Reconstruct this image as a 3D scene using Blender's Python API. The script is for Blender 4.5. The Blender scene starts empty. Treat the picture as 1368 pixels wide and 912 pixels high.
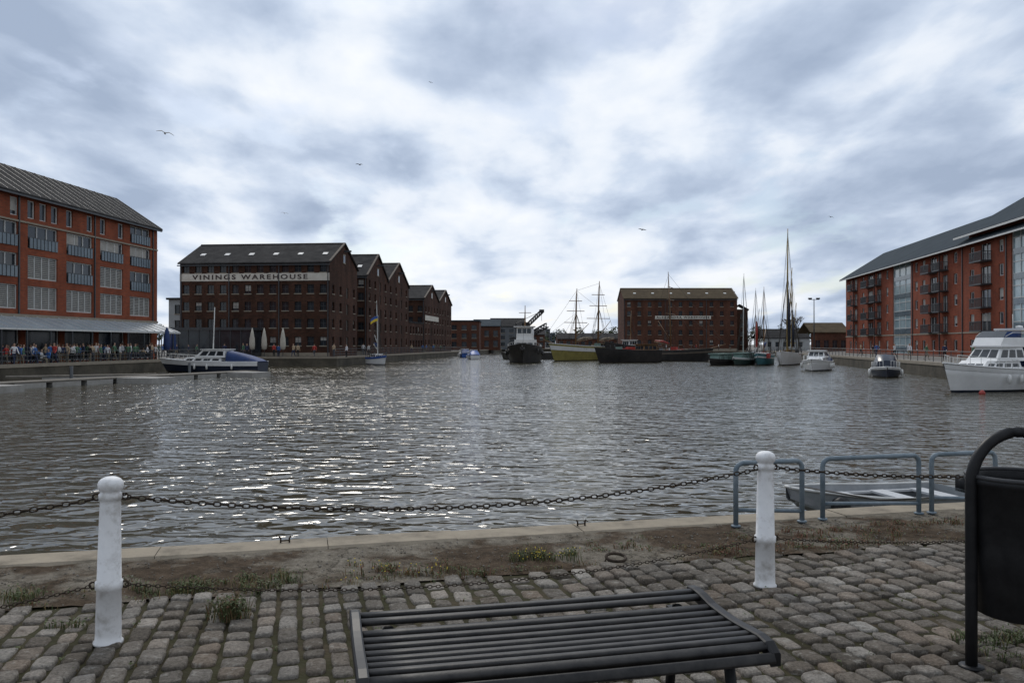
import bpy, math, random
from mathutils import Vector, Matrix
from mathutils.geometry import tessellate_polygon
from mathutils import noise as mn
random.seed(7)
R = random.random
def U(a,b): return a+(b-a)*R()
scene = bpy.context.scene
col = scene.collection

# ------------------------------------------------------------------ materials
def M(name, c1, c2=None, scale=1.0, rough=0.7, bump=0.0, bscale=None, metal=0.0, spec=0.5, detail=6, c3=None, w=.18):
    m = bpy.data.materials.new(name); m.use_nodes = True
    nt = m.node_tree; N = nt.nodes; L = nt.links
    b = N['Principled BSDF']
    b.inputs['Roughness'].default_value = rough
    b.inputs['Metallic'].default_value = metal
    b.inputs['Specular IOR Level'].default_value = spec
    if c2 is None: c2 = tuple(x*0.8 for x in c1)
    tc = N.new('ShaderNodeTexCoord')
    n = N.new('ShaderNodeTexNoise'); n.inputs['Scale'].default_value = scale; n.inputs['Detail'].default_value = detail
    n.inputs['Roughness'].default_value = 0.65
    L.new(tc.outputs['Object'], n.inputs['Vector'])
    r = N.new('ShaderNodeValToRGB')
    r.color_ramp.elements[0].position = 0.5-w; r.color_ramp.elements[1].position = 0.5+w
    r.color_ramp.elements[0].color = (*c1,1); r.color_ramp.elements[1].color = (*c2,1)
    if c3:
        e = r.color_ramp.elements.new(0.5); e.color = (*c3,1)
    L.new(n.outputs['Fac'], r.inputs['Fac']); L.new(r.outputs['Color'], b.inputs['Base Color'])
    if bump > 0:
        n2 = N.new('ShaderNodeTexNoise'); n2.inputs['Scale'].default_value = bscale or scale*6; n2.inputs['Detail'].default_value = 5
        L.new(tc.outputs['Object'], n2.inputs['Vector'])
        bp = N.new('ShaderNodeBump'); bp.inputs['Strength'].default_value = 1; bp.inputs['Distance'].default_value = bump
        L.new(n2.outputs['Fac'], bp.inputs['Height']); L.new(bp.outputs['Normal'], b.inputs['Normal'])
    return m

def brick_mat(name, c1, c2, mortar, stain=0.6):
    m = bpy.data.materials.new(name); m.use_nodes = True
    nt = m.node_tree; N = nt.nodes; L = nt.links
    b = N['Principled BSDF']; b.inputs['Roughness'].default_value = 0.9; b.inputs['Specular IOR Level'].default_value=0.15
    tc = N.new('ShaderNodeTexCoord'); sp = N.new('ShaderNodeSeparateXYZ'); L.new(tc.outputs['Object'], sp.inputs[0])
    ad = N.new('ShaderNodeMath'); L.new(sp.outputs[0], ad.inputs[0]); L.new(sp.outputs[1], ad.inputs[1])
    cb = N.new('ShaderNodeCombineXYZ'); L.new(ad.outputs[0], cb.inputs[0]); L.new(sp.outputs[2], cb.inputs[1])
    bt = N.new('ShaderNodeTexBrick'); L.new(cb.outputs[0], bt.inputs['Vector'])
    bt.inputs['Scale'].default_value = 1; bt.inputs['Brick Width'].default_value = .45; bt.inputs['Row Height'].default_value = .15
    bt.inputs['Mortar Size'].default_value = .018
    bt.inputs['Color1'].default_value = (*c1,1); bt.inputs['Color2'].default_value = (*c2,1); bt.inputs['Mortar'].default_value = (*mortar,1)
    n = N.new('ShaderNodeTexNoise'); n.inputs['Scale'].default_value = .35; n.inputs['Detail'].default_value = 8; n.inputs['Roughness'].default_value=.7
    mp = N.new('ShaderNodeMapping'); mp.inputs['Scale'].default_value=(1,1,.45); L.new(tc.outputs['Object'], mp.inputs[0]); L.new(mp.outputs[0], n.inputs['Vector'])
    mr = N.new('ShaderNodeMapRange'); mr.inputs[1].default_value=.3; mr.inputs[2].default_value=.7; mr.inputs[3].default_value=stain; mr.inputs[4].default_value=1.2
    L.new(n.outputs['Fac'], mr.inputs[0])
    mx = N.new('ShaderNodeMix'); mx.data_type='RGBA'; mx.blend_type='MULTIPLY'; mx.inputs[0].default_value=1
    L.new(bt.outputs['Color'], mx.inputs[6]); L.new(mr.outputs[0], mx.inputs[7]); L.new(mx.outputs[2], b.inputs['Base Color'])
    return m

mBrickO = brick_mat('brick_orange', (.30,.076,.036),(.22,.056,.030),(.17,.085,.055),.65)
mBrickE = brick_mat('brick_orange_east', (.29,.070,.035),(.21,.052,.028),(.17,.08,.055),.65)
mBrickD = brick_mat('brick_dark', (.100,.043,.027),(.055,.027,.019),(.075,.048,.036),.35)
mBrickA = brick_mat('brick_dark_red', (.14,.055,.034),(.085,.036,.024),(.085,.055,.042),.5)
mSlate  = M('roof_slate', (.022,.022,.023),(.055,.053,.052),.8,.9,.01,8,spec=.05)
mSlateB = M('roof_slate_blue', (.026,.038,.048),(.042,.056,.068),.5,.85,.01,6,spec=.08)
mRoofB  = M('roof_brown', (.065,.050,.034),(.10,.078,.05),.7,.9,spec=.05)
mGlass  = M('window_glass', (.012,.016,.02),(.04,.05,.06),.6,.12,spec=.5)
mGlassB = M('balcony_glass', (.07,.10,.12),(.14,.18,.21),.5,.15,spec=.5)
mGlassC = M('curtain_glazing', (.20,.28,.31),(.36,.45,.48),.35,.12,spec=.6)
mFrame  = M('window_frame', (.50,.50,.48),(.64,.64,.62),3,.6)
mFrameD = M('frame_dark', (.035,.04,.045),(.06,.065,.07),3,.5)
mShut   = M('shutter', (.30,.29,.26),(.19,.185,.17),2.5,.7)
mStone  = M('stone_trim', (.30,.26,.2),(.22,.19,.15),1.5,.9)
mVerge  = M('verge_stone', (.16,.13,.10),(.11,.09,.075),1.5,.9)
mWhite  = M('white_paint', (.72,.72,.70),(.6,.59,.56),1.2,.5)
mRender = M('pale_render', (.36,.37,.37),(.28,.29,.29),1.2,.8)
mSign   = M('sign_whitewash', (.66,.63,.56),(.5,.46,.39),1.0,.85)
mInk    = M('sign_lettering', (.04,.03,.03),(.07,.05,.045),2,.9)
mCanopy = M('canopy_glass', (.24,.28,.31),(.34,.38,.41),.4,.35)
mGel    = M('gelcoat_white', (.78,.78,.77),(.66,.66,.65),1,.3)
mNavy   = M('navy_canvas', (.012,.03,.10),(.02,.05,.16),2,.75,.02,3)
mNavyH  = M('navy_hull', (.012,.018,.035),(.02,.028,.05),1,.3)
mBlackH = M('black_hull', (.010,.010,.011),(.035,.03,.028),1,.5)
mYellow = M('yellow_hull', (.33,.28,.08),(.20,.17,.055),1.5,.6)
mGreenH = M('green_cover', (.13,.20,.18),(.20,.28,.25),1,.8,.02,3)
mGreenD = M('dark_green_hull', (.025,.05,.045),(.04,.07,.06),1,.6)
mTeal   = M('teal_hull', (.03,.12,.14),(.05,.17,.19),1,.5)
mRed    = M('red_paint', (.36,.04,.03),(.28,.03,.02),2,.5)
mBlueP  = M('blue_paint', (.02,.09,.35),None,2,.5)
mYelP   = M('yellow_paint', (.7,.5,.03),None,2,.5)
mWood   = M('varnished_spar', (.20,.11,.045),(.13,.07,.03),2,.5)
mSparY  = M('pale_spar', (.34,.25,.10),(.28,.2,.08),2,.5)
mRig    = M('rigging', (.03,.027,.022),(.05,.045,.04),2,.8)
mDeck   = M('deck_wood', (.20,.16,.11),(.27,.22,.16),3,.8)
mPont   = M('pontoon_deck', (.10,.09,.075),(.20,.18,.155),1.2,.95)
mConc   = M('concrete_float', (.36,.35,.33),(.24,.23,.21),2,.9)
mBlack  = M('black_enamel', (.008,.008,.009),(.018,.018,.019),9,.45,.0006,60,spec=.22)
mBench  = M('black_bench_paint', (.010,.010,.011),(.036,.034,.032),11,.5,.0009,90,spec=.28)
mGal    = M('painted_rail', (.11,.15,.18),(.20,.24,.27),10,.6,.001,60,spec=.3)
mChain  = M('rusty_chain', (.022,.017,.013),(.07,.052,.038),25,.85,metal=.1,spec=.2)
mBoll   = M('bollard_white_paint', (.42,.40,.37),(.80,.80,.80),9,.6,.0015,45,c3=(.74,.74,.74),spec=.3,w=.22)
mLeaf   = M('leaf_green', (.045,.062,.02),(.09,.11,.035),9,.8)
mDry    = M('dry_grass', (.13,.095,.04),(.24,.17,.075),9,.9)
mRust   = M('rusty_stems', (.12,.05,.03),(.2,.09,.05),9,.9)
mFar    = M('tree_foliage', (.03,.045,.02),(.07,.09,.035),.3,.9)
mBark   = M('bark', (.06,.05,.04),(.1,.085,.07),3,.9)
mCan    = M('parasol_canvas', (.5,.47,.4),(.4,.37,.31),2,.9)
mSkin   = M('skin', (.45,.28,.2),(.4,.24,.17),5,.6)
mHair   = M('hair', (.04,.025,.015),(.1,.06,.03),5,.7)
mGull   = M('gull_grey', (.05,.05,.055),(.12,.12,.12),5,.7)
mAlu    = M('aluminium_boat', (.20,.22,.23),(.32,.34,.35),2,.5,metal=.1)
mGrey   = M('grey_cladding', (.085,.09,.095),(.12,.13,.14),.3,.7)
mQuay   = M('quay_wall', (.04,.035,.025),(.11,.095,.07),.5,.95,.05,2)
mWood2  = M('loading_door', (.05,.06,.055),(.09,.08,.07),2,.8)
mBlind  = M('window_blind', (.30,.29,.26),(.42,.4,.37),3,.9)

# ------------------------------------------------------------------ builder
class Part:
    def __init__(s, name, mat, smooth): s.name=name; s.mat=mat; s.smooth=smooth; s.v=[]; s.f=[]
    def poly(s, pts):
        b=len(s.v); s.v += [tuple(p) for p in pts]; s.f.append(tuple(range(b,b+len(pts))))
    def obox(s, o, dx, dy, dz):
        o=Vector(o); dx=Vector(dx); dy=Vector(dy); dz=Vector(dz); b=len(s.v)
        for k in (0,1):
            for q in (o, o+dx, o+dx+dy, o+dy): s.v.append(tuple(q+dz*k))
        for f in ((0,3,2,1),(4,5,6,7),(0,1,5,4),(1,2,6,5),(2,3,7,6),(3,0,4,7)): s.f.append(tuple(b+i for i in f))
    def box(s, x0,x1,y0,y1,z0,z1): s.obox((x0,y0,z0),(x1-x0,0,0),(0,y1-y0,0),(0,0,z1-z0))
    def loft(s, rings, closed=True, cap=True):
        b=len(s.v); n=len(rings[0])
        for r in rings: s.v += [tuple(p) for p in r]
        for i in range(len(rings)-1):
            for j in range(n if closed else n-1):
                k=(j+1)%n
                s.f.append((b+i*n+j,b+i*n+k,b+(i+1)*n+k,b+(i+1)*n+j))
        if cap and closed:
            s.f.append(tuple(b+j for j in reversed(range(n)))); s.f.append(tuple(b+(len(rings)-1)*n+j for j in range(n)))
    def tube(s, pts, r, n=6, cap=True):
        pts=[Vector(p) for p in pts]; rings=[]
        if not isinstance(r,(list,tuple)): r=[r]*len(pts)
        up=None
        for i,p in enumerate(pts):
            t=(pts[min(i+1,len(pts)-1)]-pts[max(i-1,0)]).normalized()
            if up is None:
                up = Vector((0,0,1)) if abs(t.z)<.9 else Vector((1,0,0))
            a=t.cross(up)
            if a.length<1e-4: a=t.cross(Vector((0,1,0.01)))
            a.normalize(); c=t.cross(a)
            rings.append([p+(a*math.cos(2*math.pi*k/n)+c*math.sin(2*math.pi*k/n))*r[i] for k in range(n)])
        s.loft(rings,True,cap)
    def lathe(s, prof, c=(0,0,0), n=20):
        c=Vector(c)
        s.loft([[c+Vector((max(r,.0005)*math.cos(2*math.pi*k/n), max(r,.0005)*math.sin(2*math.pi*k/n), z)) for k in range(n)] for r,z in prof])
    def mesh(s, nm):
        me=bpy.data.meshes.new(nm); me.from_pydata(s.v,[],s.f); me.materials.append(s.mat)
        if s.smooth: me.polygons.foreach_set('use_smooth',[True]*len(me.polygons))
        me.update(); return me
class Obj:
    def __init__(s, name, loc=(0,0,0), rot=0): s.name=name; s.loc=loc; s.rot=rot; s.parts={}; s.extra=[]
    def part(s, name, mat=None, smooth=False):
        if name not in s.parts: s.parts[name]=Part(name,mat,smooth)
        return s.parts[name]
    def finish(s):
        ps=[p for p in s.parts.values() if p.f]
        if len(ps)==1 and not s.extra:
            o=bpy.data.objects.new(s.name, ps[0].mesh(s.name)); col.objects.link(o)
        else:
            o=bpy.data.objects.new(s.name,None); o.empty_display_size=.5; col.objects.link(o)
            for p in ps:
                c=bpy.data.objects.new(p.name,p.mesh(p.name)); col.objects.link(c); c.parent=o
            for e in s.extra: e.parent=o
        o.location=s.loc; o.rotation_euler=(0,0,s.rot) if not isinstance(s.rot,(tuple,list)) else s.rot
        return o

def text_obj(body, width, height, loc, rot, mat, name='lettering'):
    cu=bpy.data.curves.new(name,'FONT'); cu.body=body; cu.size=1; cu.extrude=.02; cu.space_character=1.35; cu.offset=.02
    cu.align_x='CENTER'; cu.align_y='CENTER'; cu.materials.append(mat)
    o=bpy.data.objects.new(name,cu); col.objects.link(o); bpy.context.view_layer.update()
    w,h=o.dimensions.x,o.dimensions.y
    o.scale=(width/w,height/h,1); o.location=loc; o.rotation_euler=rot
    return o

# ------------------------------------------------------------------ building helpers
def facade(O, p0, p1, z0, z1, ops, wall=None, rec=.22):
    W=O.part('walls',wall); G=O.part('window_glass',mGlass); F=O.part('window_frames',mFrame); S=O.part('sills',mStone)
    p0=Vector((p0[0],p0[1],0)); p1=Vector((p1[0],p1[1],0)); d=(p1-p0); Lw=d.length; d.normalize(); n=Vector((d.y,-d.x,0)); Z=Vector((0,0,1))
    P=lambda u,v,o=0: p0+d*u+n*o+Z*v
    us=sorted({0,Lw}|{o[0] for o in ops}|{o[1] for o in ops}); vs=sorted({z0,z1}|{o[2] for o in ops}|{o[3] for o in ops})
    for a,b in zip(us,us[1:]):
        if b-a<1e-5: continue
        for c,e in zip(vs,vs[1:]):
            if e-c<1e-5: continue
            mu,mv=(a+b)/2,(c+e)/2
            if any(o[0]<mu<o[1] and o[2]<mv<o[3] for o in ops): continue
            W.poly([P(a,c),P(b,c),P(b,e),P(a,e)])
    def bar(pt,u0,u1,v0,v1,off,t): pt.obox(P(u0,v0,off),d*(u1-u0),n*t,Z*(v1-v0))
    for o in ops:
        u0,u1,v0,v1,k=o
        W.poly([P(u0,v0),P(u0,v1),P(u0,v1,-rec),P(u0,v0,-rec)]); W.poly([P(u1,v0),P(u1,v0,-rec),P(u1,v1,-rec),P(u1,v1)])
        W.poly([P(u0,v1),P(u1,v1),P(u1,v1,-rec),P(u0,v1,-rec)]); W.poly([P(u0,v0),P(u0,v0,-rec),P(u1,v0,-rec),P(u1,v0)])
        (O.part('curtain_glazing',mGlassC) if k=='glz' else G).poly([P(u0,v0,-rec),P(u1,v0,-rec),P(u1,v1,-rec),P(u0,v1,-rec)])
        if k in('narrow','balc','wide') and R()<.3:
            bar(O.part('blinds',mBlind),u0+.12,(u0+u1)/2+(0 if R()<.5 else (u1-u0)*.36),v0+(v1-v0)*U(.2,.6),v1-.1,-rec+.004,.03)
        if k=='ware':
            Fd=O.part('window_bars',mFrameD)
            b=.05
            bar(Fd,u0,u1,v0,v0+b,-rec,.05); bar(Fd,u0,u1,v1-b,v1,-rec,.05); m=(u0+u1)/2
            bar(Fd,m-b/2,m+b/2,v0+b,v1-b,-rec,.05); mm=(v0+v1)/2; bar(Fd,u0,m-b/2,mm-b/2,mm+b/2,-rec,.04); bar(Fd,m+b/2,u1,mm-b/2,mm+b/2,-rec,.04)
            bar(S,u0-.08,u1+.08,v0-.13,v0,.003,.07)
            if R()<.10: bar(O.part('blinds',mBlind),u0+.06,u1-.06,v0+(v1-v0)*U(.3,.6),v1-.06,-rec+.004,.02)
        elif k in('wide','shut','narrow','glz'):
            b=.09
            bar(F,u0,u1,v0,v0+b,-rec,.08); bar(F,u0,u1,v1-b,v1,-rec,.08)
            nd={'wide':3,'shut':4,'narrow':1,'glz':3}[k]
            for i in range(nd+1):
                x=u0+(u1-u0-b)*i/nd; bar(F,x,x+b,v0+b,v1-b,-rec,.08)
            if k=='shut':
                Sh=O.part('louvres',mShut)
                q=v0+.15
                while q<v1-.2:
                    for i in range(nd):
                        xa=u0+(u1-u0-b)*i/nd+b+.05; xb=u0+(u1-u0-b)*(i+1)/nd-.05
                        Sh.obox(P(xa,q,-rec+.02),d*(xb-xa),n*.05+Z*-.05,Z*.08)
                    q+=.17
            if k=='wide':
                Bg=O.part('balcony_glass',mGlassB); bar(Bg,u0+.1,u1-.1,v0+.02,v0+.95,.05,.03)
                bar(O.part('balcony_rails',mFrameD),u0,u1,v0+.95,v0+1.01,.03,.07)
                q=u0+.1
                while q<u1: bar(O.part('balcony_rails'),q,q+.04,v0,v0+.95,.085,.03); q+=.5
            if k=='glz':
                q=v0+1.35
                while q<v1-.5: bar(F,u0+b,u1-b,q,q+.08,-rec,.07); q+=1.4
        elif k=='door':
            D=O.part('loading_doors',mWood2); bar(D,u0+.02,u1-.02,v0,v1-.02,-rec+.02,.06)
        elif k=='balc':
            b=.1; bar(F,u0,u0+b,v0,v1,-rec,.08); bar(F,u1-b,u1,v0,v1,-rec,.08); bar(F,(u0+u1)/2-.05,(u0+u1)/2+.05,v0,v1,-rec,.08)
            B=O.part('balconies',mFrameD)
            bar(B,u0-.35,u1+.35,v0-.16,v0,.002,1.3)
            bar(B,u0-.35,u1+.35,v0+1.05,v0+1.12,1.22,.07)
            for e in(u0-.35,u1+.30): bar(B,e,e+.05,v0+1.05,v0+1.12,.01,1.2)
            x=u0-.35
            while x<u1+.32: bar(B,x,x+.05,v0,v0+1.05,1.24,.04); x+=.2
            for e in(u0-.35,u1+.3):
                y=.1
                while y<1.2: bar(B,e,e+.04,v0,v0+1.05,y,.04); y+=.2
    return P

def slab_roof(O, x0,x1,y0,y1,ze,zr,axis,mat,ov=.35,th=.18,part='roof'):
    Pt=O.part(part,mat)
    if axis=='x':
        ym=(y0+y1)/2; k=(zr-ze)/(ym-y0); 
        for s,ye in((-1,y0),(1,y1)):
            e=(ye+s*ov, ze-k*ov)
            Pt.loft([[(x,e[0],e[1]+.02),(x,ym,zr+.02),(x,ym,zr+.02+th),(x,e[0],e[1]+.02+th)] for x in(x0-ov*.6,x1+ov*.6)])
    else:
        xm=(x0+x1)/2; k=(zr-ze)/(xm-x0)
        for s,xe in((-1,x0),(1,x1)):
            e=(xe+s*ov, ze-k*ov)
            Pt.loft([[(e[0],y,e[1]+.02),(xm,y,zr+.02),(xm,y,zr+.02+th),(e[0],y,e[1]+.02+th)] for y in(y0-ov*.6,y1+ov*.6)])

TH=math.atan(.1)
def warehouse(name, loc, rot, xw, spans, ze, zr, wall, roof, ncol, rows, gcols, sign=None, doors=True, skylights=0, wh=1.25, ww=.95):
    O=Obj(name,loc,-rot)
    ops=[]
    sp=xw/ncol
    for i in range(ncol):
        c=sp*(i+.5)
        for z in rows: ops.append((c-ww/2,c+ww/2,z-wh/2,z+wh/2,'ware'))
    facade(O,(-xw,0),(0,0),-.2,ze,ops,wall)
    y=0
    W=O.part('walls')
    for si,s in enumerate(spans):
        ops=[]; n=gcols; sg=s/n
        for i in range(n):
            c=sg*(i+.5)
            for z in rows:
                if z<ze-.8:
                    k='door' if (doors and i==n//2) else 'ware'
                    ops.append((c-ww/2,c+ww/2,z-wh/2-(.3 if k=='door' else 0),z+wh/2,k))
        facade(O,(0,y),(0,y+s),-.2,ze,ops,wall)
        m=y+s/2
        W.poly([(0,y,ze),(0,y+s,ze),(0,m,zr)]); W.poly([(-xw,y+s,ze),(-xw,y,ze),(-xw,m,zr)])
        W.poly([(-xw,y+s,-.2),(-xw,y,-.2),(-xw,y,ze),(-xw,y+s,ze)])
        G=O.part('window_glass'); G.box(.004,.05,m-.45,m+.45,ze+.5,ze+1.6)
        S=O.part('sills'); S.box(.004,.09,m-.6,m+.6,ze+.37,ze+.5); S.box(.004,.09,m-.6,m+.6,ze+1.6,ze+1.75)
        Hh=O.part('hoist_beam',mFrameD); Hh.box(.0,1.1,m-.1,m+.1,ze+2.1,ze+2.35)
        slab_roof(O,-xw,0,y,y+s,ze,zr,'x',roof)
        O.part('ridge',mVerge).box(-xw-.15,.18,m-.12,m+.12,zr+.18,zr+.3)
        k2=(zr-ze)/(s/2)
        Vg=O.part('verge',mVerge)
        for ya,yb in((y-.2,m),(y+s+.2,m)):
            Vg.loft([[(xq,ya,ze-.2*k2+.21),(xq,yb,zr+.21),(xq,yb,zr+.29),(xq,ya,ze-.2*k2+.29)] for xq in(-.05,.26)])
        y+=s
    W.poly([(0,y,-.2),(-xw,y,-.2),(-xw,y,ze),(0,y,ze)])
    Gt=O.part('gutters',mFrameD); Gt.box(-xw-.2,.1,-.5,-.36,ze-.42,ze-.28)
    for i in range(0,ncol+1,4):
        x=-xw+sp*i; x=min(max(x,-xw+.2),-.2); Gt.box(x-.06,x+.06,-.14,-.004,0,ze-.3)
    S=O.part('sills'); S.box(-xw,0,-.06,-.003,.0,.5)
    if skylights:
        K=O.part('skylights',mFrame); s=spans[0]; k=(zr-ze)/(s/2)
        for i in range(skylights):
            x=-xw+xw*(i+.6)/skylights; y0=s*.17; 
            K.obox((x-.35,y0,ze+k*y0+.22),(.7,0,0),(0,.7,.7*k),(0,-.05*k,.07))
    if sign:
        txt,xa,xb,z0,z1,ta,tb=sign
        O.part('sign_band',mSign).box(xa,xb,-.09,-.062,z0,z1)
        O.extra.append(text_obj(txt,tb-ta,(z1-z0)*.64,((ta+tb)/2,-.115,(z0+z1)/2),(math.pi/2,0,0),mInk,'sign_lettering'))
    return O

# ------------------------------------------------------------------ ground, water, quay
WZ=-1.2
basin=[(-46.8,-4.5),(-35.6,108),(-22.9,108),(-12.6,210),(-1.6,320),(22,320),(12,222),(66,215),(25.7,14.1)]
def q_edge(x): return 6.46+.257*(x+4)
basin[0]=(-46.8,q_edge(-46.8)); basin[-1]=(25.7,q_edge(25.7))
BG=4000
outer=[(-BG,-BG),(BG,-BG),(BG,BG),(-BG,BG)]
loops=[[Vector((x,y,0)) for x,y in outer],[Vector((x,y,0)) for x,y in basin]]
tri=tessellate_polygon(loops)
pts=[Vector(v) for l in loops for v in l]
me=bpy.data.meshes.new('ground'); me.from_pydata([(p.x,p.y,-.045) for p in pts],[],[tuple(t) for t in tri])
mGround=M('ground_paving',(.13,.12,.105),(.20,.185,.165),.35,.95,.01,8)
me.materials.append(mGround); me.update()
if me.polygons[0].normal.z<0: me.flip_normals()
g=bpy.data.objects.new('ground',me); col.objects.link(g)
O=Obj('quay_wall'); Wp=O.part('wall',mQuay); Cp=O.part('coping',mStone)
nb=len(basin)
for i in range(nb):
    a=Vector((*basin[i],0)); b=Vector((*basin[(i+1)%nb],0))
    Wp.poly([(a.x,a.y,-3),(b.x,b.y,-3),(b.x,b.y,-.03),(a.x,a.y,-.03)])
    if i==nb-1: continue
    d=(b-a).normalized(); n=Vector((-d.y,d.x,0))
    Cp.obox(a+Vector((0,0,-.22))-n*.06,(b-a),n*.6,(0,0,.28))
O.finish()

mW=bpy.data.materials.new('water'); mW.use_nodes=True
nt=mW.node_tree; N=nt.nodes; L=nt.links; b=N['Principled BSDF']
b.inputs['Base Color'].default_value=(.062,.055,.034,1); b.inputs['Roughness'].default_value=.07; b.inputs['IOR'].default_value=1.40; b.inputs['Specular IOR Level'].default_value=.5
tc=N.new('ShaderNodeTexCoord')
def wn(sc,mpv,det,rough=.55,dist=0.0,ro=12):
    mp=N.new('ShaderNodeMapping'); mp.inputs['Scale'].default_value=mpv; mp.inputs['Rotation'].default_value=(0,0,math.radians(ro))
    L.new(tc.outputs['Object'],mp.inputs[0])
    n=N.new('ShaderNodeTexNoise'); n.inputs['Scale'].default_value=sc; n.inputs['Detail'].default_value=det; n.inputs['Roughness'].default_value=rough; n.inputs['Distortion'].default_value=dist
    L.new(mp.outputs[0],n.inputs['Vector']); return n
n1=wn(2.1,(.72,1.15,1),2,.42,.5); n2=wn(.9,(.75,1.2,1),2,.5,.3,-10); n3=wn(.045,(1,1.6,1),2)
a1=N.new('ShaderNodeMath'); a1.operation='MULTIPLY_ADD'; a1.inputs[1].default_value=.9
L.new(n2.outputs['Fac'],a1.inputs[0]); L.new(n1.outputs['Fac'],a1.inputs[2])
bp=N.new('ShaderNodeBump'); bp.inputs['Strength'].default_value=1
mr=N.new('ShaderNodeMapRange'); mr.inputs[1].default_value=.35; mr.inputs[2].default_value=.65; mr.inputs[3].default_value=.10; mr.inputs[4].default_value=.19
L.new(n3.outputs['Fac'],mr.inputs[0]); L.new(mr.outputs[0],bp.inputs['Distance'])
L.new(a1.outputs[0],bp.inputs['Height']); L.new(bp.outputs['Normal'],b.inputs['Normal'])
me=bpy.data.meshes.new('water'); me.from_pydata([(-60,-15,WZ),(90,-15,WZ),(90,330,WZ),(-60,330,WZ)],[],[(0,1,2,3)]); me.materials.append(mW)
o=bpy.data.objects.new('water',me); col.objects.link(o)

# ------------------------------------------------------------------ near quay
E0=Vector((-4,6.46,0)); ev=Vector((.9685,.249,0)); nv=Vector((.249,-.9685,0)); QR=math.atan2(.249,.9685)
def Q(s,t,z=0): return E0+ev*s+nv*t+Vector((0,0,z))
O=Obj('quay_coping'); C=O.part('coping_stones',M('coping_stone',(.33,.28,.21),(.14,.12,.09),3.2,.9,.006,40,c3=(.27,.23,.175),spec=.2,w=.22,detail=12))
s=-40
while s<30:
    ln=U(.95,1.5); dz=U(-.006,.006)
    rings=[]
    for (t,z) in ((-.03,-.35),(-.03,-.03),(-.012,-.006),(.02,0),(.33,0),(.36,-.03),(.36,-.35)):
        rings.append((t+U(-.003,.003),z+dz))
    a=[Q(s+.003,t,z) for t,z in rings]; b2=[Q(s+ln-.003,t,z) for t,z in rings]
    C.loft([a,b2]); s+=ln
O.finish()
mDirt=M('joint_dirt',(.028,.022,.014),(.07,.055,.036),2.5,.95,.012,30,c3=(.042,.040,.020),spec=.1)
vs=[];fs=[];nx=300;ny=100
for j in range(ny+1):
    for i in range(nx+1):
        s=-12+30*i/nx; t=1.3+8.7*j/ny
        vs.append(Q(s,t,-.022+.012*mn.noise(Vector((s*1.2,t*1.2,2)))))
for j in range(ny):
    for i in range(nx):
        a=j*(nx+1)+i; fs.append((a,a+nx+1,a+nx+2,a+1))
me=bpy.data.meshes.new('dirt_ground'); me.from_pydata(vs,[],fs); me.materials.append(mDirt); me.polygons.foreach_set('use_smooth',[True]*len(fs))
o=bpy.data.objects.new('dirt_ground',me); col.objects.link(o)
mStrip=bpy.data.materials.new('worn_concrete'); mStrip.use_nodes=True
nt=mStrip.node_tree; N=nt.nodes; L=nt.links; b=N['Principled BSDF']; b.inputs['Roughness'].default_value=.95; b.inputs['Specular IOR Level'].default_value=.1
tc=N.new('ShaderNodeTexCoord')
def sn(sc,det,ro,dist=0):
    n=N.new('ShaderNodeTexNoise'); n.inputs['Scale'].default_value=sc; n.inputs['Detail'].default_value=det; n.inputs['Roughness'].default_value=ro; n.inputs['Distortion'].default_value=dist; L.new(tc.outputs['Object'],n.inputs['Vector']); return n
def rgx(o_,a,b_,c,d):
    m=N.new('ShaderNodeMapRange'); m.inputs[1].default_value=a; m.inputs[2].default_value=b_; m.inputs[3].default_value=c; m.inputs[4].default_value=d; L.new(o_,m.inputs[0]); return m.outputs[0]
def mixc(f,a,b_,bt='MIX'):
    m=N.new('ShaderNodeMix'); m.data_type='RGBA'; m.blend_type=bt
    if hasattr(f,'links'): L.new(f,m.inputs[0])
    else: m.inputs[0].default_value=f
    for k,v in((6,a),(7,b_)):
        if hasattr(v,'links'): L.new(v,m.inputs[k])
        else: m.inputs[k].default_value=(*v,1)
    return m.outputs[2]
big=sn(.9,10,.62,.4); fine=sn(70,6,.8); mid=sn(9,8,.7)
conc=mixc(rgx(mid.outputs['Fac'],.35,.65,0,1),(.105,.09,.070),(.215,.190,.152))
soil=mixc(rgx(mid.outputs['Fac'],.35,.65,0,1),(.038,.026,.016),(.095,.068,.045))
base=mixc(rgx(big.outputs['Fac'],.47,.54,0,1),soil,conc)
base=mixc(1,base,rgx(fine.outputs['Fac'],.3,.7,.45,1.5),'MULTIPLY')
vo=N.new('ShaderNodeTexVoronoi'); vo.feature='DISTANCE_TO_EDGE'; vo.inputs['Scale'].default_value=1.15
wm=N.new('ShaderNodeVectorMath'); wm.operation='ADD'; ws=N.new('ShaderNodeVectorMath'); ws.operation='SCALE'; ws.inputs['Scale'].default_value=.35; L.new(mid.outputs['Color'],ws.inputs[0]); L.new(tc.outputs['Object'],wm.inputs[0]); L.new(ws.outputs[0],wm.inputs[1]); L.new(wm.outputs[0],vo.inputs['Vector'])
base=mixc(rgx(vo.outputs['Distance'],0,.018,.85,0),base,(.022,.018,.012))
L.new(base,b.inputs['Base Color'])
bp=N.new('ShaderNodeBump'); bp.inputs['Distance'].default_value=.02
ad=N.new('ShaderNodeMath'); ad.operation='MULTIPLY_ADD'; ad.inputs[1].default_value=.35; L.new(fine.outputs['Fac'],ad.inputs[0]); L.new(mid.outputs['Fac'],ad.inputs[2]); L.new(ad.outputs[0],bp.inputs['Height']); L.new(bp.outputs['Normal'],b.inputs['Normal'])
vs=[];fs=[];nx=420;ny=16
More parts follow.
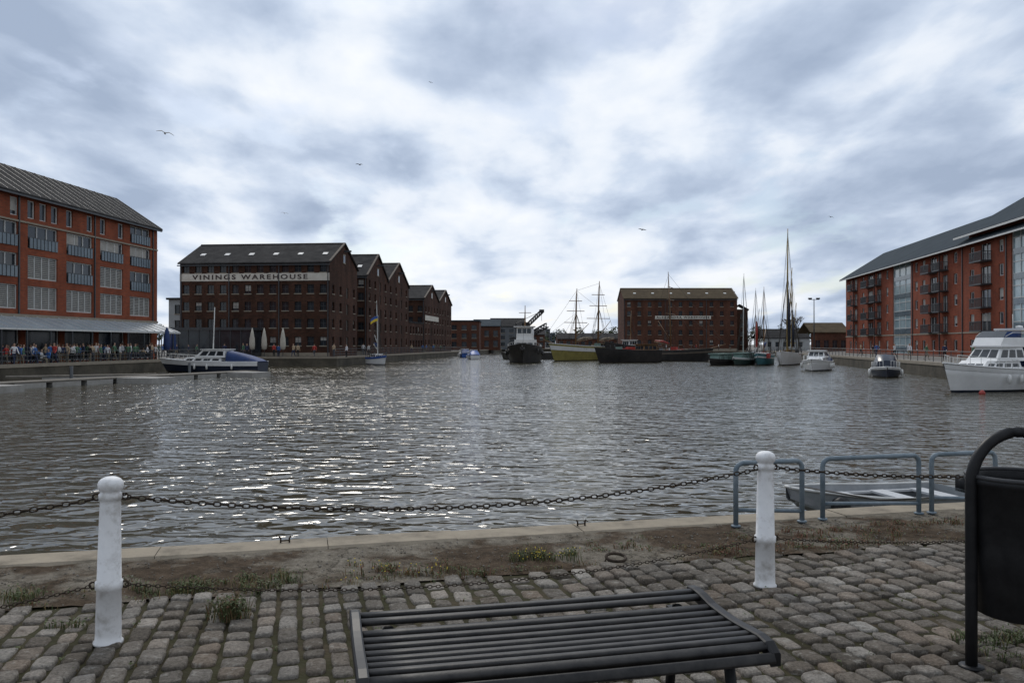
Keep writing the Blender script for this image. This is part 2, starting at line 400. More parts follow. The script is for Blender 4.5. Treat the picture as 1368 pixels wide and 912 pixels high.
for j in range(ny+1):
    for i in range(nx+1):
        s=-12+30*i/nx; t=.36+1.10*j/ny
        if j==ny: t+=.1*mn.noise(Vector((s*2,0,3)))
        z=-.010+.014*mn.noise(Vector((s*3,t*3,0)))+.010*mn.noise(Vector((s*11,t*11,5)))
        vs.append(Q(s,t,z))
for j in range(ny):
    for i in range(nx):
        a=j*(nx+1)+i; fs.append((a,a+nx+1,a+nx+2,a+1))
me=bpy.data.meshes.new('worn_path'); me.from_pydata(vs,[],fs); me.materials.append(mStrip); me.polygons.foreach_set('use_smooth',[True]*len(fs))
o=bpy.data.objects.new('worn_path',me); col.objects.link(o)
O=Obj('gravel'); Pb=O.part('pebbles',M('grit',(.10,.085,.065),(.27,.25,.22),18,.95,spec=.1))
for _ in range(2600):
    s=U(-3,11); t=U(.40,1.6) if R()<.75 else U(1.5,5.5); c=Q(s,t,-.004); r=U(.003,.011)*(.6 if t>1.5 else 1)
    b0=len(Pb.v)
    for dx,dy,dz in((1,0,0),(0,1,0),(-1,0,0),(0,-1,0),(0,0,.8),(0,0,-.8)):
        Pb.v.append(tuple(c+Vector((dx*r*U(.7,1.3),dy*r*U(.7,1.3),dz*r))))
    for i in range(4):
        j=(i+1)%4; Pb.f.append((b0+i,b0+j,b0+4)); Pb.f.append((b0+j,b0+i,b0+5))
O.finish()

# setts
mSett=bpy.data.materials.new('granite_setts'); mSett.use_nodes=True
nt=mSett.node_tree; N=nt.nodes; L=nt.links; b=N['Principled BSDF']; b.inputs['Roughness'].default_value=.9; b.inputs['Specular IOR Level'].default_value=.12
ge=N.new('ShaderNodeNewGeometry'); r=N.new('ShaderNodeValToRGB'); cr=r.color_ramp
cr.elements[0].position=0; cr.elements[0].color=(.10,.086,.070,1); cr.elements[1].position=1; cr.elements[1].color=(.33,.305,.27,1)
for p,c in((.25,(.20,.178,.152)),(.5,(.145,.122,.098)),(.7,(.26,.238,.21)),(.85,(.21,.168,.13))):
    e=cr.elements.new(p); e.color=(*c,1)
L.new(ge.outputs['Random Per Island'],r.inputs[0])
tc=N.new('ShaderNodeTexCoord')
n=sn(55,8,.8); n0=sn(1.3,5,.6); n4=sn(16,6,.7)
mu=N.new('ShaderNodeMath'); mu.operation='MULTIPLY'; L.new(rgx(n.outputs['Fac'],.3,.7,.35,1.65),mu.inputs[0]); L.new(rgx(n0.outputs['Fac'],.35,.65,.62,1.14),mu.inputs[1])
c1=mixc(1,r.outputs[0],mu.outputs[0],'MULTIPLY')
c1=mixc(rgx(n4.outputs['Fac'],.56,.64,0,.5),c1,(.37,.35,.31)); c1=mixc(rgx(n4.outputs['Fac'],.44,.34,0,.6),c1,(.065,.054,.038))
L.new(c1,b.inputs['Base Color'])
ad=N.new('ShaderNodeMath'); ad.operation='MULTIPLY_ADD'; ad.inputs[1].default_value=2.0; L.new(n4.outputs['Fac'],ad.inputs[0]); L.new(n.outputs['Fac'],ad.inputs[2])
bp=N.new('ShaderNodeBump'); bp.inputs['Distance'].default_value=.011; L.new(ad.outputs[0],bp.inputs['Height']); L.new(bp.outputs['Normal'],b.inputs['Normal'])
vs=[];fs=[]
s=-9.0
while s<14.5:
    w=U(.125,.16); t=1.40+U(-.05,.12)
    while t<9.3:
        ln=U(.13,.235); gx=U(.007,.016); gy=U(.007,.017)
        cs=s+w/2; ct=t+ln/2
        wob=.035*mn.noise(Vector((cs*.6,ct*.6,0)))
        hs=w/2-gx; ht=ln/2-gy; h=U(-.008,.008)+.022*mn.noise(Vector((cs*.8,ct*.8,9))); tx=U(-.08,.08); ty=U(-.07,.07)
        base=len(vs); an=U(-.06,.06); ex=U(.28,.5)
        jit=[1+U(-.09,.06) for _ in range(12)]
        for (k,z) in ((1.0,-.045),(1.0,-.010),(.93,-.001),(.66,.003)):
            for q in range(12):
                a=2*math.pi*(q+.5)/12; cx=math.copysign(abs(math.cos(a))**ex,math.cos(a)); cy=math.copysign(abs(math.sin(a))**ex,math.sin(a))
                x=hs*k*cx*jit[q]; y=ht*(1-(1-k)*.8)*cy*jit[q]
                x,y=x-y*an,y+x*an
                vs.append(Q(cs+x+wob,ct+y,z+h+(tx*x+ty*y if z>-.02 else 0)+(U(-.002,.002) if z>-.005 else 0)))
        vs.append(Q(cs+wob,ct,.003+h))
        for q in range(12):
            q2=(q+1)%12
            for l in range(3): fs.append((base+l*12+q2,base+l*12+q,base+(l+1)*12+q,base+(l+1)*12+q2))
            fs.append((base+36+q2,base+36+q,base+48))
        t+=ln
    s+=w
me=bpy.data.meshes.new('cobblestone_paving'); me.from_pydata(vs,[],fs); me.materials.append(mSett); me.polygons.foreach_set('use_smooth',[True]*len(fs))
o=bpy.data.objects.new('cobblestone_paving',me); col.objects.link(o)

# bollards
def bollard(x,y,tilt=(0,0)):
    O=Obj('bollard',(x,y,-.01),(tilt[0],tilt[1],0)); P=O.part('post',mBoll,True)
    P.lathe([(.078,0),(.078,.012),(.069,.022),(.067,.06),(.064,.30),(.071,.305),(.072,.345),(.063,.35),(.054,.78),(.054,.80),(.06,.805),(.061,.83),(.052,.838),(.052,.85),(.064,.86),(.067,.885),(.063,.90),(.05,.915),(.03,.924),(0,.926)],n=28)
    K=O.part('chain_eyes',mChain,True)
    for z,rr in((.815,.06),(.325,.07)):
        for sg in(-1,1):
            c=Vector((sg*(rr+.012)*ev.x,sg*(rr+.012)*ev.y,z))
            K.tube([c+Vector((0.018*math.cos(a)*ev.x,0.018*math.cos(a)*ev.y,.018*math.sin(a))) for a in [2*math.pi*i/10 for i in range(11)]],.006,5)
    O.finish()
BL=[(-6.24,3.53),(-2.25,4.61),(1.74,5.69),(5.73,6.77)]
tl=[(0,0),(math.radians(1),math.radians(1.3)),(0,math.radians(.3)),(0,0)]
for (x,y),t in zip(BL,tl): bollard(x,y,t)
def chain(a,b,sag,k_=1.0):
    a=Vector(a); b=Vector(b); O=Obj('chain'); P=O.part('links',mChain,True)
    Ln=(b-a).length; n=int(Ln/(.043*k_))
    f=lambda t: a+(b-a)*t+Vector((0,0,-4*sag*t*(1-t)))
    for i in range(n):
        t=(i+.5)/n; c=f(t); d=(f(min(1,t+.01))-f(max(0,t-.01))).normalized()
        up=Vector((0,0,1)) if i%2 else Vector((-d.y,d.x,0)).normalized()
        side=d.cross(up).normalized(); up2=side.cross(d)
        ax=side*.9+up2*.35; ax.normalize()
        rings=[]
        M1=10
        for k in range(M1):
            A=2*math.pi*k/M1; o=(d*(.026*math.cos(A))+ax*(.0135*math.sin(A)))*k_; rd=(d*math.cos(A)*.5+ax*math.sin(A)).normalized(); nn=d.cross(ax).normalized()
            rings.append([c+o+(rd*math.cos(B)+nn*math.sin(B))*.0048*k_ for B in [2*math.pi*m/5 for m in range(5)]])
        rings.append(rings[0]); P.loft(rings,True,False)
    O.finish()
for i in range(3):
    (x0,y0),(x1,y1)=BL[i],BL[i+1]
    o1=ev*.075
    chain((x0+o1.x,y0+o1.y,.80),(x1-o1.x,y1-o1.y,.79),[.15,.155,.13][i],.92)
    o1=ev*.09
    chain((x0+o1.x,y0+o1.y,.31),(x1-o1.x,y1-o1.y,.31),[.2,.15,.12][i],.6)

def hoop(p,q,h=.57):
    p=Vector((*p,0)); q=Vector((*q,0)); O=Obj('guard_rail'); P=O.part('pipe',mGal,True)
    d=(q-p).normalized(); r=.07; Z=Vector((0,0,1)); pts=[p-Z*.02,p+Z*(h-r)]
    for k in range(1,6): a=math.pi/2*k/5; pts.append(p+d*(r-r*math.cos(a))+Z*(h-r+r*math.sin(a)))
    for k in range(0,6): a=math.pi/2*k/5; pts.append(q-d*(r-r*math.sin(a))+Z*(h-r+r*math.cos(a)))
    pts.append(q-Z*.02); P.tube(pts,.023,10)
    P.tube([p+Z*.15+d*.01,q+Z*.10-d*.01],.018,8)
    for c in(p,q): P.lathe([(.045,0),(.045,.012),(.024,.016)],c,12)
    O.finish()
hoop((2.03,7.5),(2.70,7.70)); hoop((2.93,7.80),(3.97,8.07)); hoop((4.11,8.1),(4.85,8.3))
for s,t in ((2.15,.12),(4.75,.12)):
    O=Obj('mooring_staple',tuple(Q(s,t,0)),QR); P=O.part('iron',mChain,True)
    for e in(-.035,.035): P.tube([(e,0,-.01),(e,0,.04),(e*1.35,0,.055)],.008,6)
    P.tube([(-.035,0,.02),(.035,0,.02)],.006,6)
    O.finish()
O=Obj('mooring_ring',tuple(Q(4.6,1.35,.01)),QR); P=O.part('ring',mChain,True)
P.tube([(.075*math.cos(a),.075*math.sin(a),.02+.012*math.sin(a)) for a in [2*math.pi*i/18 for i in range(19)]],.012,7)
P.tube([(-.09,0,-.02),(-.075,0,.035),(-.05,0,-.02)],.012,6); O.finish()

# bench
O=Obj('park_bench',(-.72,3.66,0),math.atan2(.229,.973))
S=O.part('slats',mBench,True); Fm=O.part('frame',mBlack,False); BLn=1.66; BD=.76
prof=[(0.0,.458),(.055,.464),(.125,.458),(.225,.440),(.297,.436),(.369,.434),(.441,.434),(.513,.437),(.585,.442),(.655,.446),(.72,.438),(.765,.405)]
for i,(v,z) in enumerate(prof):
    if i==0: continue
    w=.042; x0=.03; x1=BLn-.03
    a=[0,.0,-.15,-.1,-.03,0,0,.03,.05,0,-.4,-1.0][i]
    ring=lambda x:[(x,-(v+pp*math.cos(a)+qq*math.sin(-a)),z-.004*math.sin(math.pi*x/BLn)+pp*math.sin(a)+qq*math.cos(a)) for (pp,qq) in ((-w/2,-.008),(-w/2,.006),(-w/2+.007,.011),(w/2-.007,.011),(w/2,.006),(w/2,-.008))]
    nseg=8
    S.loft([ring(x0+(x1-x0)*k/nseg) for k in range(nseg+1)])
for x in(0,BLn-.045):
    rg_=[]
    for v,z in prof: rg_.append([(x,-v,z-.035),(x+.045,-v,z-.035),(x+.045,-v,z+.014),(x+.038,-v,z+.019),(x+.007,-v,z+.019),(x,-v,z+.014)])
    Fm.loft(rg_)
Lg=O.part('legs',mBlack,True)
for x in(.16,BLn-.16):
    for v0,v1 in((.14,.05),(.62,.72)):
        Lg.tube([(x,-v0,.43),(x,-(v0+v1)/2,.22),(x,-v1,0)],.024,8)
        Lg.lathe([(.05,0),(.05,.008),(.028,.012)],(x,-v1,0),12)
    Fm.box(x-.02,x+.02,-.70,-.06,.375,.41)
for v in (.12,.66): Fm.box(.045,BLn-.045,-v-.018,-v+.018,.385,.413)
O.finish()

# litter bin with hoop frame
O=Obj('litter_bin',(2.61,4.27,0),math.radians(8)); P=O.part('hoop_frame',mBlack,True)
r=.262; z0=.935
pts=[(-r,0,0),(-r,0,.3),(-r,0,.6),(-r,0,z0)]+[(-r*math.cos(a),0,z0+r*math.sin(a)) for a in [math.pi*k/18 for k in range(1,18)]]+[(r,0,z0),(r,0,.5),(r,0,0)]
P.tube(pts,.029,12)
P.lathe([(.06,0),(.06,.01),(.034,.014)],(-r,0,0),14); P.lathe([(.06,0),(.06,.01),(.034,.014)],(r,0,0),14)
B=O.part('bin_body',mBlack,True); cy=-.02
B.lathe([(.20,.27),(.215,.28),(.232,.6),(.246,.93),(.252,.935),(.256,.95),(.252,.968),(.240,.972),(.231,.965),(.226,.93),(.205,.4),(.0,.38)],(0,cy,0),32)
Rm=O.part('rim',M('bin_rim',(.03,.03,.032),(.05,.05,.052),6,.5,spec=.3),True)
Rm.tube([(.246*math.cos(a),cy+.246*math.sin(a),.975) for a in [2*math.pi*i/32 for i in range(33)]],.012,8)
Pn=O.part('bin_panel',M('bin_label',(.02,.02,.02),(.035,.035,.035),6,.5))
for k in range(6):
    a0=-math.pi/2-.32+.64*k/6; a1=a0+.64/6
    Pn.poly([(.236*math.cos(a0),cy+.236*math.sin(a0),.5),(.236*math.cos(a1),cy+.236*math.sin(a1),.5),(.244*math.cos(a1),cy+.244*math.sin(a1),.74),(.244*math.cos(a0),cy+.244*math.sin(a0),.74)])
O.finish()

# weeds
G=Obj('weeds'); g1=G.part('green_blades',mLeaf); g2=G.part('dry_blades',mDry); g3=G.part('leaves',mLeaf); g4=G.part('rusty_stems',mRust); g5=G.part('yellow_flowers',mYelP)
def tuft(c,r,n,h,dry=.3,leaf=0.0,rust=0,fl=0):
    for _ in range(n):
        a=U(0,6.28); q=r*math.sqrt(R()); p=c+Vector((q*math.cos(a),q*math.sin(a)*.6,-.015)); hh=h*U(.4,1.1); an=U(0,6.28); ln=hh*U(.2,.9); d=Vector((math.cos(an),math.sin(an),0)); sd=Vector((-d.y,d.x,0))*U(.0015,.0035)
        P=g4 if R()<rust else (g2 if R()<dry else g1)
        m=p+d*ln*.4+Vector((0,0,hh*.7)); t=p+d*ln+Vector((0,0,hh))
        P.poly([p-sd,p+sd,m+sd*.8,m-sd*.8]); P.poly([m-sd*.8,m+sd*.8,t])
        if R()<fl: e=Vector((.005,0,0)); f=Vector((0,.003,.004)); g5.poly([t-e,t-f,t+e,t+f])
    for _ in range(int(n*leaf)):
        p=c+Vector((random.gauss(0,r*.5),random.gauss(0,r*.35),h*U(.1,.8))); e1=Vector((U(-1,1),U(-1,1),U(-.5,.5))).normalized()*U(.006,.014); e2=e1.cross(Vector((U(-1,1),U(-1,1),1))).normalized()*.006
        (g4 if R()<rust*.6 else g3).poly([p-e1,p-e2,p+e1,p+e2])
for _ in range(110):
    s=U(-3,12); tt=random.gauss(1.38,.06); tuft(Q(s,tt),.06,10,.035,.6,.3,.1)
for s0,s1,t0,n,h,dr,ru,fl in ((.1,.6,1.2,11,.09,.25,0,0),(1.2,2.4,1.30,36,.085,.3,0,0),(2.6,3.3,1.25,16,.08,.5,.35,.1),(3.8,4.35,1.12,18,.10,.3,0,.12),(5.3,7.2,1.25,34,.06,.6,.5,0),(6.0,8.8,.85,34,.055,.6,.55,0),(4.4,6,.95,14,.045,.6,.3,0),(-1,2,1.1,10,.04,.4,.1,0),(3.2,3.9,1.35,7,.05,.5,.2,0)):
    for _ in range(n): tuft(Q(U(s0,s1),random.gauss(t0,.1)),U(.05,.11),24,h*U(.5,1.15),dr,.7,ru,fl)
for _ in range(9): tuft(Vector((-1.70+U(-.09,.09),5.02+U(-.06,.06),0)),.07,34,.14,.35,1.5,.15)
for _ in range(3): tuft(Vector((-2.62+U(-.08,.08),4.85+U(-.03,.03),0)),.06,22,.05,.15,1)
for _ in range(46): tuft(Vector((U(2.5,3.6),U(4.15,4.75),0)),.09,30,.06,.15,.8)
for _ in range(220): tuft(Q(U(-4,10),U(1.5,5)),.02,6,.02,.4,.5)
G.finish()

# ------------------------------------------------------------------ boats
def hull(O,Ln,B,fb,sheer=.35,rake=.6,stern=.75,draft=.5,top=mGel,bot=mBlackH,deckm=mGel,stripe=None,n=16,full=2.4,bul=.0,sw=(.80,.95)):
    H=O.part('hull',top,True); Bt=O.part('hull_bottom',bot,True); D=O.part('deck',deckm); 
    ks=[]
    for i in range(n+1):
        t=i/n
        hb=B/2*(stern+(1-stern)*math.sin(min(t/.5,1)*math.pi/2)) if t<.5 else B/2*max(0.012,1-((t-.5)/.5)**full)
        dk=fb*(1+sheer*t*t*t+ (sheer*.15*(1-t)**2)); xx=Ln*(t-.5)
        f=lambda k,z,t=t,hb=hb,xx=xx: (xx+rake*(max(z,0)/fb)*t**5 - rake*.6*(1 if z<0 else 0)*t**5, hb*k, z)
        kn=1-.45*max(0,(t-.5)/.5)
        ks.append((f,dk,kn))
    for sg in (1,-1):
        A=[];C=[]
        for f,dk,kn in ks:
            r=[f(0,-draft),f(.75*kn,-draft*.5),f(.9*kn,.12)]
            r2=[f(.9*kn,.12),f(.97*(kn+1)/2,dk*.6),f(1,dk),f(1,dk+bul)]
            A.append([(x,y*sg,z) for x,y,z in r]); C.append([(x,y*sg,z) for x,y,z in r2])
        Bt.loft(A,False); H.loft(C,False)
        if stripe:
            S=O.part('stripe',stripe,True)
            S.loft([[ (x,(y+.03)*sg,z) for x,y,z in (f(.985*(1+(kn-1)*(1-sw[0])),dk*sw[0]),f(1.0,dk*sw[1]))] for f,dk,kn in ks],False)
        rl=O.part('gunwale',stripe or top,True)
        rl.tube([(f(1,dk+bul)[0],f(1,dk+bul)[1]*sg,f(1,dk+bul)[2]) for f,dk,kn in ks],.05,6)
    for (f,dk,kn),(g,ek,_) in zip(ks,ks[1:]):
        a=f(.99,dk-.05); c=g(.99,ek-.05); D.poly([(a[0],-a[1],a[2]),(c[0],-c[1],c[2]),c,a])
    f,dk,kn=ks[0]; H.poly([(f(1,dk)[0],-f(1,dk)[1],dk+bul),(f(1,dk)[0],f(1,dk)[1],dk+bul),f(.9,0.05),(f(.9,0)[0],-f(.9,0)[1],.05)])
    return ks
def cab(P,x0,x1,w0,z0,z1,fr=.5,re=.15,tp=.82):
    P.loft([[(x0,-w0,z0),(x1,-w0*.85,z0),(x1,w0*.85,z0),(x0,w0,z0)],[(x0+re,-w0*tp,z1),(x1-fr,-w0*tp*.85,z1),(x1-fr,w0*tp*.85,z1),(x0+re,w0*tp,z1)]])
def winband(P,x0,x1,w0,z0,z1,fr,re,tp,a=.3,b=.82,n=3):
    def side(u,v,sg):
        xa=x0+re*v; xb=x1-fr*v; w=lambda uu:(w0*(1-v)+w0*tp*v)*(1-.15*uu)
        return (xa+(xb-xa)*u,sg*(w(u)+.015),z0+(z1-z0)*v)
    for sg in(1,-1):
        for i in range(n):
            u0=.06+.9*i/n; u1=.06+.9*(i+1)/n-.06
            P.poly([side(u0,a,sg),side(u1,a,sg),side(u1,b,sg),side(u0,b,sg)])
    def fr_(y,v): 
        w=(w0*(1-v)+w0*tp*v)*.85; return (x1-fr*v+.015,y*w,z0+(z1-z0)*v)
    for i in range(3):
        y0=-.92+1.84*i/3+.04; y1=-.92+1.84*(i+1)/3-.04
        P.poly([fr_(y0,a),fr_(y1,a),fr_(y1,b),fr_(y0,b)])
def rails(O,ks,a,b,h=.55,inset=.94):
    P=O.part('rails',mFrame,True); n=len(ks)-1
    for sg in(1,-1):
        pts=[]
        for i in range(int(a*n),int(b*n)+1):
            f,dk,kn=ks[i]; x,y,z=f(inset,dk); pts.append((x,y*sg,z+h)); P.tube([(x,y*sg,z),(x,y*sg,z+h)],.018,4)
        P.tube(pts,.02,5)
def cruiser(loc,rot,Ln,B,fb,name='motor_boat',canvas=mNavy,top=mGel,bot=mNavyH,stripe=mNavyH,fly=False,mast=0,cover=True,cabin=True,ch=1.0,sw=(.80,.95)):
    O=Obj(name,loc,rot); ks=hull(O,Ln,B,fb,.35,Ln*.06,.85,.4,top,bot,mGel,stripe,sw=sw)
    C=O.part('cabin',mGel); W=O.part('windows',mGlass)
    z0=fb-.06; 
    if cabin:
        a=(-.12*Ln,.34*Ln,B*.36,z0,z0+.62*ch,.9,.05,.85); cab(C,*a[:5],a[5],a[6],a[7]); winband(W,*a,n=4,a=.38,b=.72)
        b_=(-.16*Ln,.16*Ln,B*.37,z0+.6*ch,z0+1.45*ch,.75,.1,.82); cab(C,*b_[:5],b_[5],b_[6],b_[7]); winband(W,*b_,n=3,a=.25,b=.8)
        C.box(-.17*Ln,.10*Ln,-B*.33,B*.33,z0+1.45*ch,z0+1.45*ch+.08)
    zt=z0+1.53
    if fly:
        cab(C,-.2*Ln,.1*Ln,B*.34,zt,zt+.5,.35,-.1,1.0)
        W.loft([[(.06*Ln,-B*.28,zt+.5),(.06*Ln,B*.28,zt+.5)],[(.0*Ln,-B*.26,zt+.9),(.0*Ln,B*.26,zt+.9)]],False)
        K=O.part('canvas',canvas,True)
        K.box(-.2*Ln,-.12*Ln,-B*.2,B*.2,zt+.5,zt+.9)
        Ra=O.part('arch',mGel)
        for sg in(1,-1): Ra.obox((-.22*Ln,sg*B*.36-.05,z0+.4),(.3,0,0),(0,.1,0),(-.3,0,2.1))
        Ra.box(-.22*Ln-.35,-.22*Ln+.1,-B*.36-.05,B*.36+.05,z0+2.5,z0+2.62)
        O.part('rails',mFrame,True).tube([(-.22*Ln,0,z0+2.6),(-.22*Ln,0,z0+3.5)],.03,5)
        O.part('arch').lathe([(.0,0),(.2,.02),(.2,.14),(0,.18)],(-.24*Ln,.3,z0+2.62),14)
        K.loft([[(-.48*Ln,-B*.38,fb+.1),(-.48*Ln,B*.38,fb+.1)],[(-.42*Ln,-B*.36,z0+1.5),(-.42*Ln,B*.36,z0+1.5)],[(-.17*Ln,-B*.34,z0+1.56),(-.17*Ln,B*.34,z0+1.56)]],False)
        for sg in(1,-1): K.poly([(-.47*Ln,sg*B*.385,fb+.1),(-.18*Ln,sg*B*.385,fb+.1),(-.18*Ln,sg*B*.35,z0+1.5),(-.42*Ln,sg*B*.365,z0+1.45)])
        Rr=O.part('rails')
        for sg in(1,-1):
            Rr.tube([(-.2*Ln,sg*B*.34,zt+.8),(-.02*Ln,sg*B*.33,zt+.8),(.05*Ln,sg*B*.3,zt+.55)],.02,5)
    elif cover:
        K=O.part('canvas',canvas,True)
        rgk=[]
        for x,h,w in((-.5*Ln,.12,.38),(-.46*Ln,.35*ch,.41),(-.36*Ln,.75*ch,.43),(-.26*Ln,1.05*ch,.42),(-.17*Ln,1.3*ch,.38)):
            rgk.append([(x,-B*w,fb-.05),(x,-B*w*.98,fb+h*.45),(x,-B*w*.75,fb+h*.92),(x,0,fb+h),(x,B*w*.75,fb+h*.92),(x,B*w*.98,fb+h*.45),(x,B*w,fb-.05)])
        if not cabin:
            for x,h,w in((.05*Ln,1.3,.38),(.2*Ln,.75,.34)): rgk.append([(x,-B*w,fb-.05),(x,-B*w*.98,fb+h*.45),(x,-B*w*.75,fb+h*.92),(x,0,fb+h),(x,B*w*.75,fb+h*.92),(x,B*w*.98,fb+h*.45),(x,B*w,fb-.05)])
        K.loft(rgk,False); K.poly(rgk[0]); K.poly(rgk[-1])
    rails(O,ks,.5,.97,.55)
    Fe=O.part('fenders',mWhite,True)
    for t in(.25,.5,.68):
        f,dk,kn=ks[int(t*16)]
        for sg in(1,-1):
            x,y,z=f(1,dk); Fe.lathe([(.0,-.3),(.09,-.26),(.11,0),(.09,.22),(0,.28)],(x,(y+.12)*sg,dk*.55),8)
    if mast:
        P=O.part('mast',mFrame,True); P.tube([(0.02*Ln,0,fb),(0.0,0,fb+mast)],[.07,.04],6)
    O.finish(); return ks

def ang(p,q): return math.atan2(q[1]-p[1],q[0]-p[0])
def ship(name,stern,bow,B,fb,top,bot,masts,stripe=None,spar=mWood,bowsprit=3,yards=True,deckm=mDeck,houses=(),sails=None,full=2.4,boom=True,bul=.35,sheer=.35,gaff=False,sw=(.80,.95)):
    L2=math.dist(stern,bow); c=((stern[0]+bow[0])/2,(stern[1]+bow[1])/2,WZ); O=Obj(name,c,ang(stern,bow))
    ks=hull(O,L2,B,fb,sheer,L2*.05,.65,.8,top,bot,deckm,stripe,full=full,bul=bul,sw=sw)
    S=O.part('spars',spar,True); Rg=O.part('rigging',mRig)
    prev=None; bt=(L2*.5+bowsprit,0,fb*1.4+bowsprit*.3)
    if bowsprit: S.tube([(L2*.42,0,fb*1.25),bt],[.14,.07],6)
    for mx_,h,r_ in masts:
        x=L2*(mx_-.5); S.tube([(x,0,fb*.8),(x-.02*h,0,fb+h*.62),(x-.035*h,0,h)],[r_,r_*.8,r_*.35],7)
        top_=(x-.03*h,0,h*.97); md=(x-.02*h,0,h*.66)
        for sg in(1,-1):
            for dx in(-.9,-.3,.3): Rg.tube([(x+dx,sg*B*.47,fb),md],.028,3)
            Rg.tube([(x-.6,sg*B*.47,fb),top_],.02,3)
            for k in range(1,6):
                q=k/7; Rg.tube([(x-.9+(.9-.02*h)*q,sg*B*.47*(1-q),fb+(h*.66-fb)*q),(x+.3+(-.3-.02*h)*q,sg*B*.47*(1-q),fb+(h*.66-fb)*q)],.018,3)
        if boom:
            S.tube([(x-.2,0,fb+1.3),(x-L2*.26,0,fb+1.9)],[.1,.07],6)
            F=O.part('furled_sail',sails or mDeck,True); F.tube([(x-.3,0,fb+1.55),(x-L2*.12,0,fb+1.95),(x-L2*.25,0,fb+2.1)],[.12,.2,.08],7)
            S.tube([(x-.2,0,fb+2.2),(x-L2*.2,0,fb+h*.36)],[.08,.05],5)
            if gaff:
                F.tube([(x-.05,.2,fb+1.4),(x-.1,.2,fb+h*.35),(x-.3,.1,h*.55)],[.18,.2,.06],7)
                S.tube([(x-.1,.1,fb+1.5),(x-L2*.2,.3,h*.72)],[.09,.05],5)
        if yards:
            for k,w in((.52,.5),(.68,.38),(.82,.28)):
                S.tube([(x-.02*h+.2,-w*B*1.1,h*k+.15),(x-.02*h+.2,w*B*1.1,h*k)],.06,5)
        if prev: Rg.tube([prev,top_],.022,3); Rg.tube([prev,md],.022,3)
        prev=top_
        if mx_==max(m[0] for m in masts) and bowsprit:
            Rg.tube([top_,bt],.022,3); Rg.tube([md,bt],.022,3); Rg.tube([md,(L2*.45,0,fb*1.3)],.022,3)
        if mx_==min(m[0] for m in masts): Rg.tube([top_,(-L2*.48,0,fb)],.022,3)
    for (a,b_,w,h,m,nm) in houses:
        Hp=O.part(nm,m); cab(Hp,L2*(a-.5),L2*(b_-.5),B*w,fb-.05,fb+h,.15,.1,.92); 
        if 'cover' not in nm and nm!='hatch': winband(O.part('windows',mGlass),L2*(a-.5),L2*(b_-.5),B*w,fb-.05,fb+h,.15,.1,.92,.45,.85,3)
        Hp.box(L2*(a-.5)-.1,L2*(b_-.5)+.1,-B*w-.05,B*w+.05,fb+h+.002,fb+h+.1)
    Cl=O.part('deck_gear',mFrameD,True)
    for t in(.12,.3,.5,.7,.86):
        f,dk,kn=ks[int(t*16)]
        for sg in(1,-1):
            x,y,z=f(.97,dk+bul); Cl.tube([(x,y*sg,z-.1),(x,y*sg,z+.7)],.035,4)
    if L2>9:
        for _ in range(7):
            x=U(-.4,.35)*L2; y=U(-.25,.25)*B; m=random.choice([mFrameD,mDeck,mRed,mGel,mGreenH]); O.part('deck_cargo_'+m.name,m).box(x,x+U(.4,1.2),y,y+U(.4,.9),fb-.05,fb+U(.5,1.1))
    O.finish()

cruiser((-30.4,84.5,WZ),math.radians(172),10.4,3.0,1.05,canvas=mNavy,top=mNavyH,bot=mBlackH,stripe=mGel,mast=5.6,ch=.9,sw=(.62,.98))
ship('sailing_yacht',(-20.4,118),(-17.6,114.5),1.9,.95,mGel,mNavyH,[(.55,9.0,.07)],stripe=mBlueP,spar=mFrame,bowsprit=0,yards=False,deckm=mGel,houses=((.3,.62,.3,.45,mGel,'cabin'),),sails=mNavy,bul=0)
O=Obj('flag',(-18.8,115.9,4.9),.3); O.part('pole',mFrame).tube([(0,0,-5),(0,0,.8)],.03,5)
for nm,m,z0,z1 in(('blue_half',mBlueP,.36,.72),('yellow_half',mYelP,.0,.36)):
    O.part(nm,m,True).loft([[(-.04-x*.14,.07*math.sin(x*1.2),z0-.01*x*x),(-.04-x*.14,.07*math.sin(x*1.2),z1-.01*x*x)] for x in range(8)],False)
O.finish()
cruiser((-7.5,160,WZ),math.radians(100),6,2.2,.8,canvas=mBlueP,top=mGel,stripe=mBlueP,ch=.7)
cruiser((-10.2,178,WZ),math.radians(100),7,2.4,.9,canvas=mNavy,top=mBlueP,stripe=mGel,ch=.7)

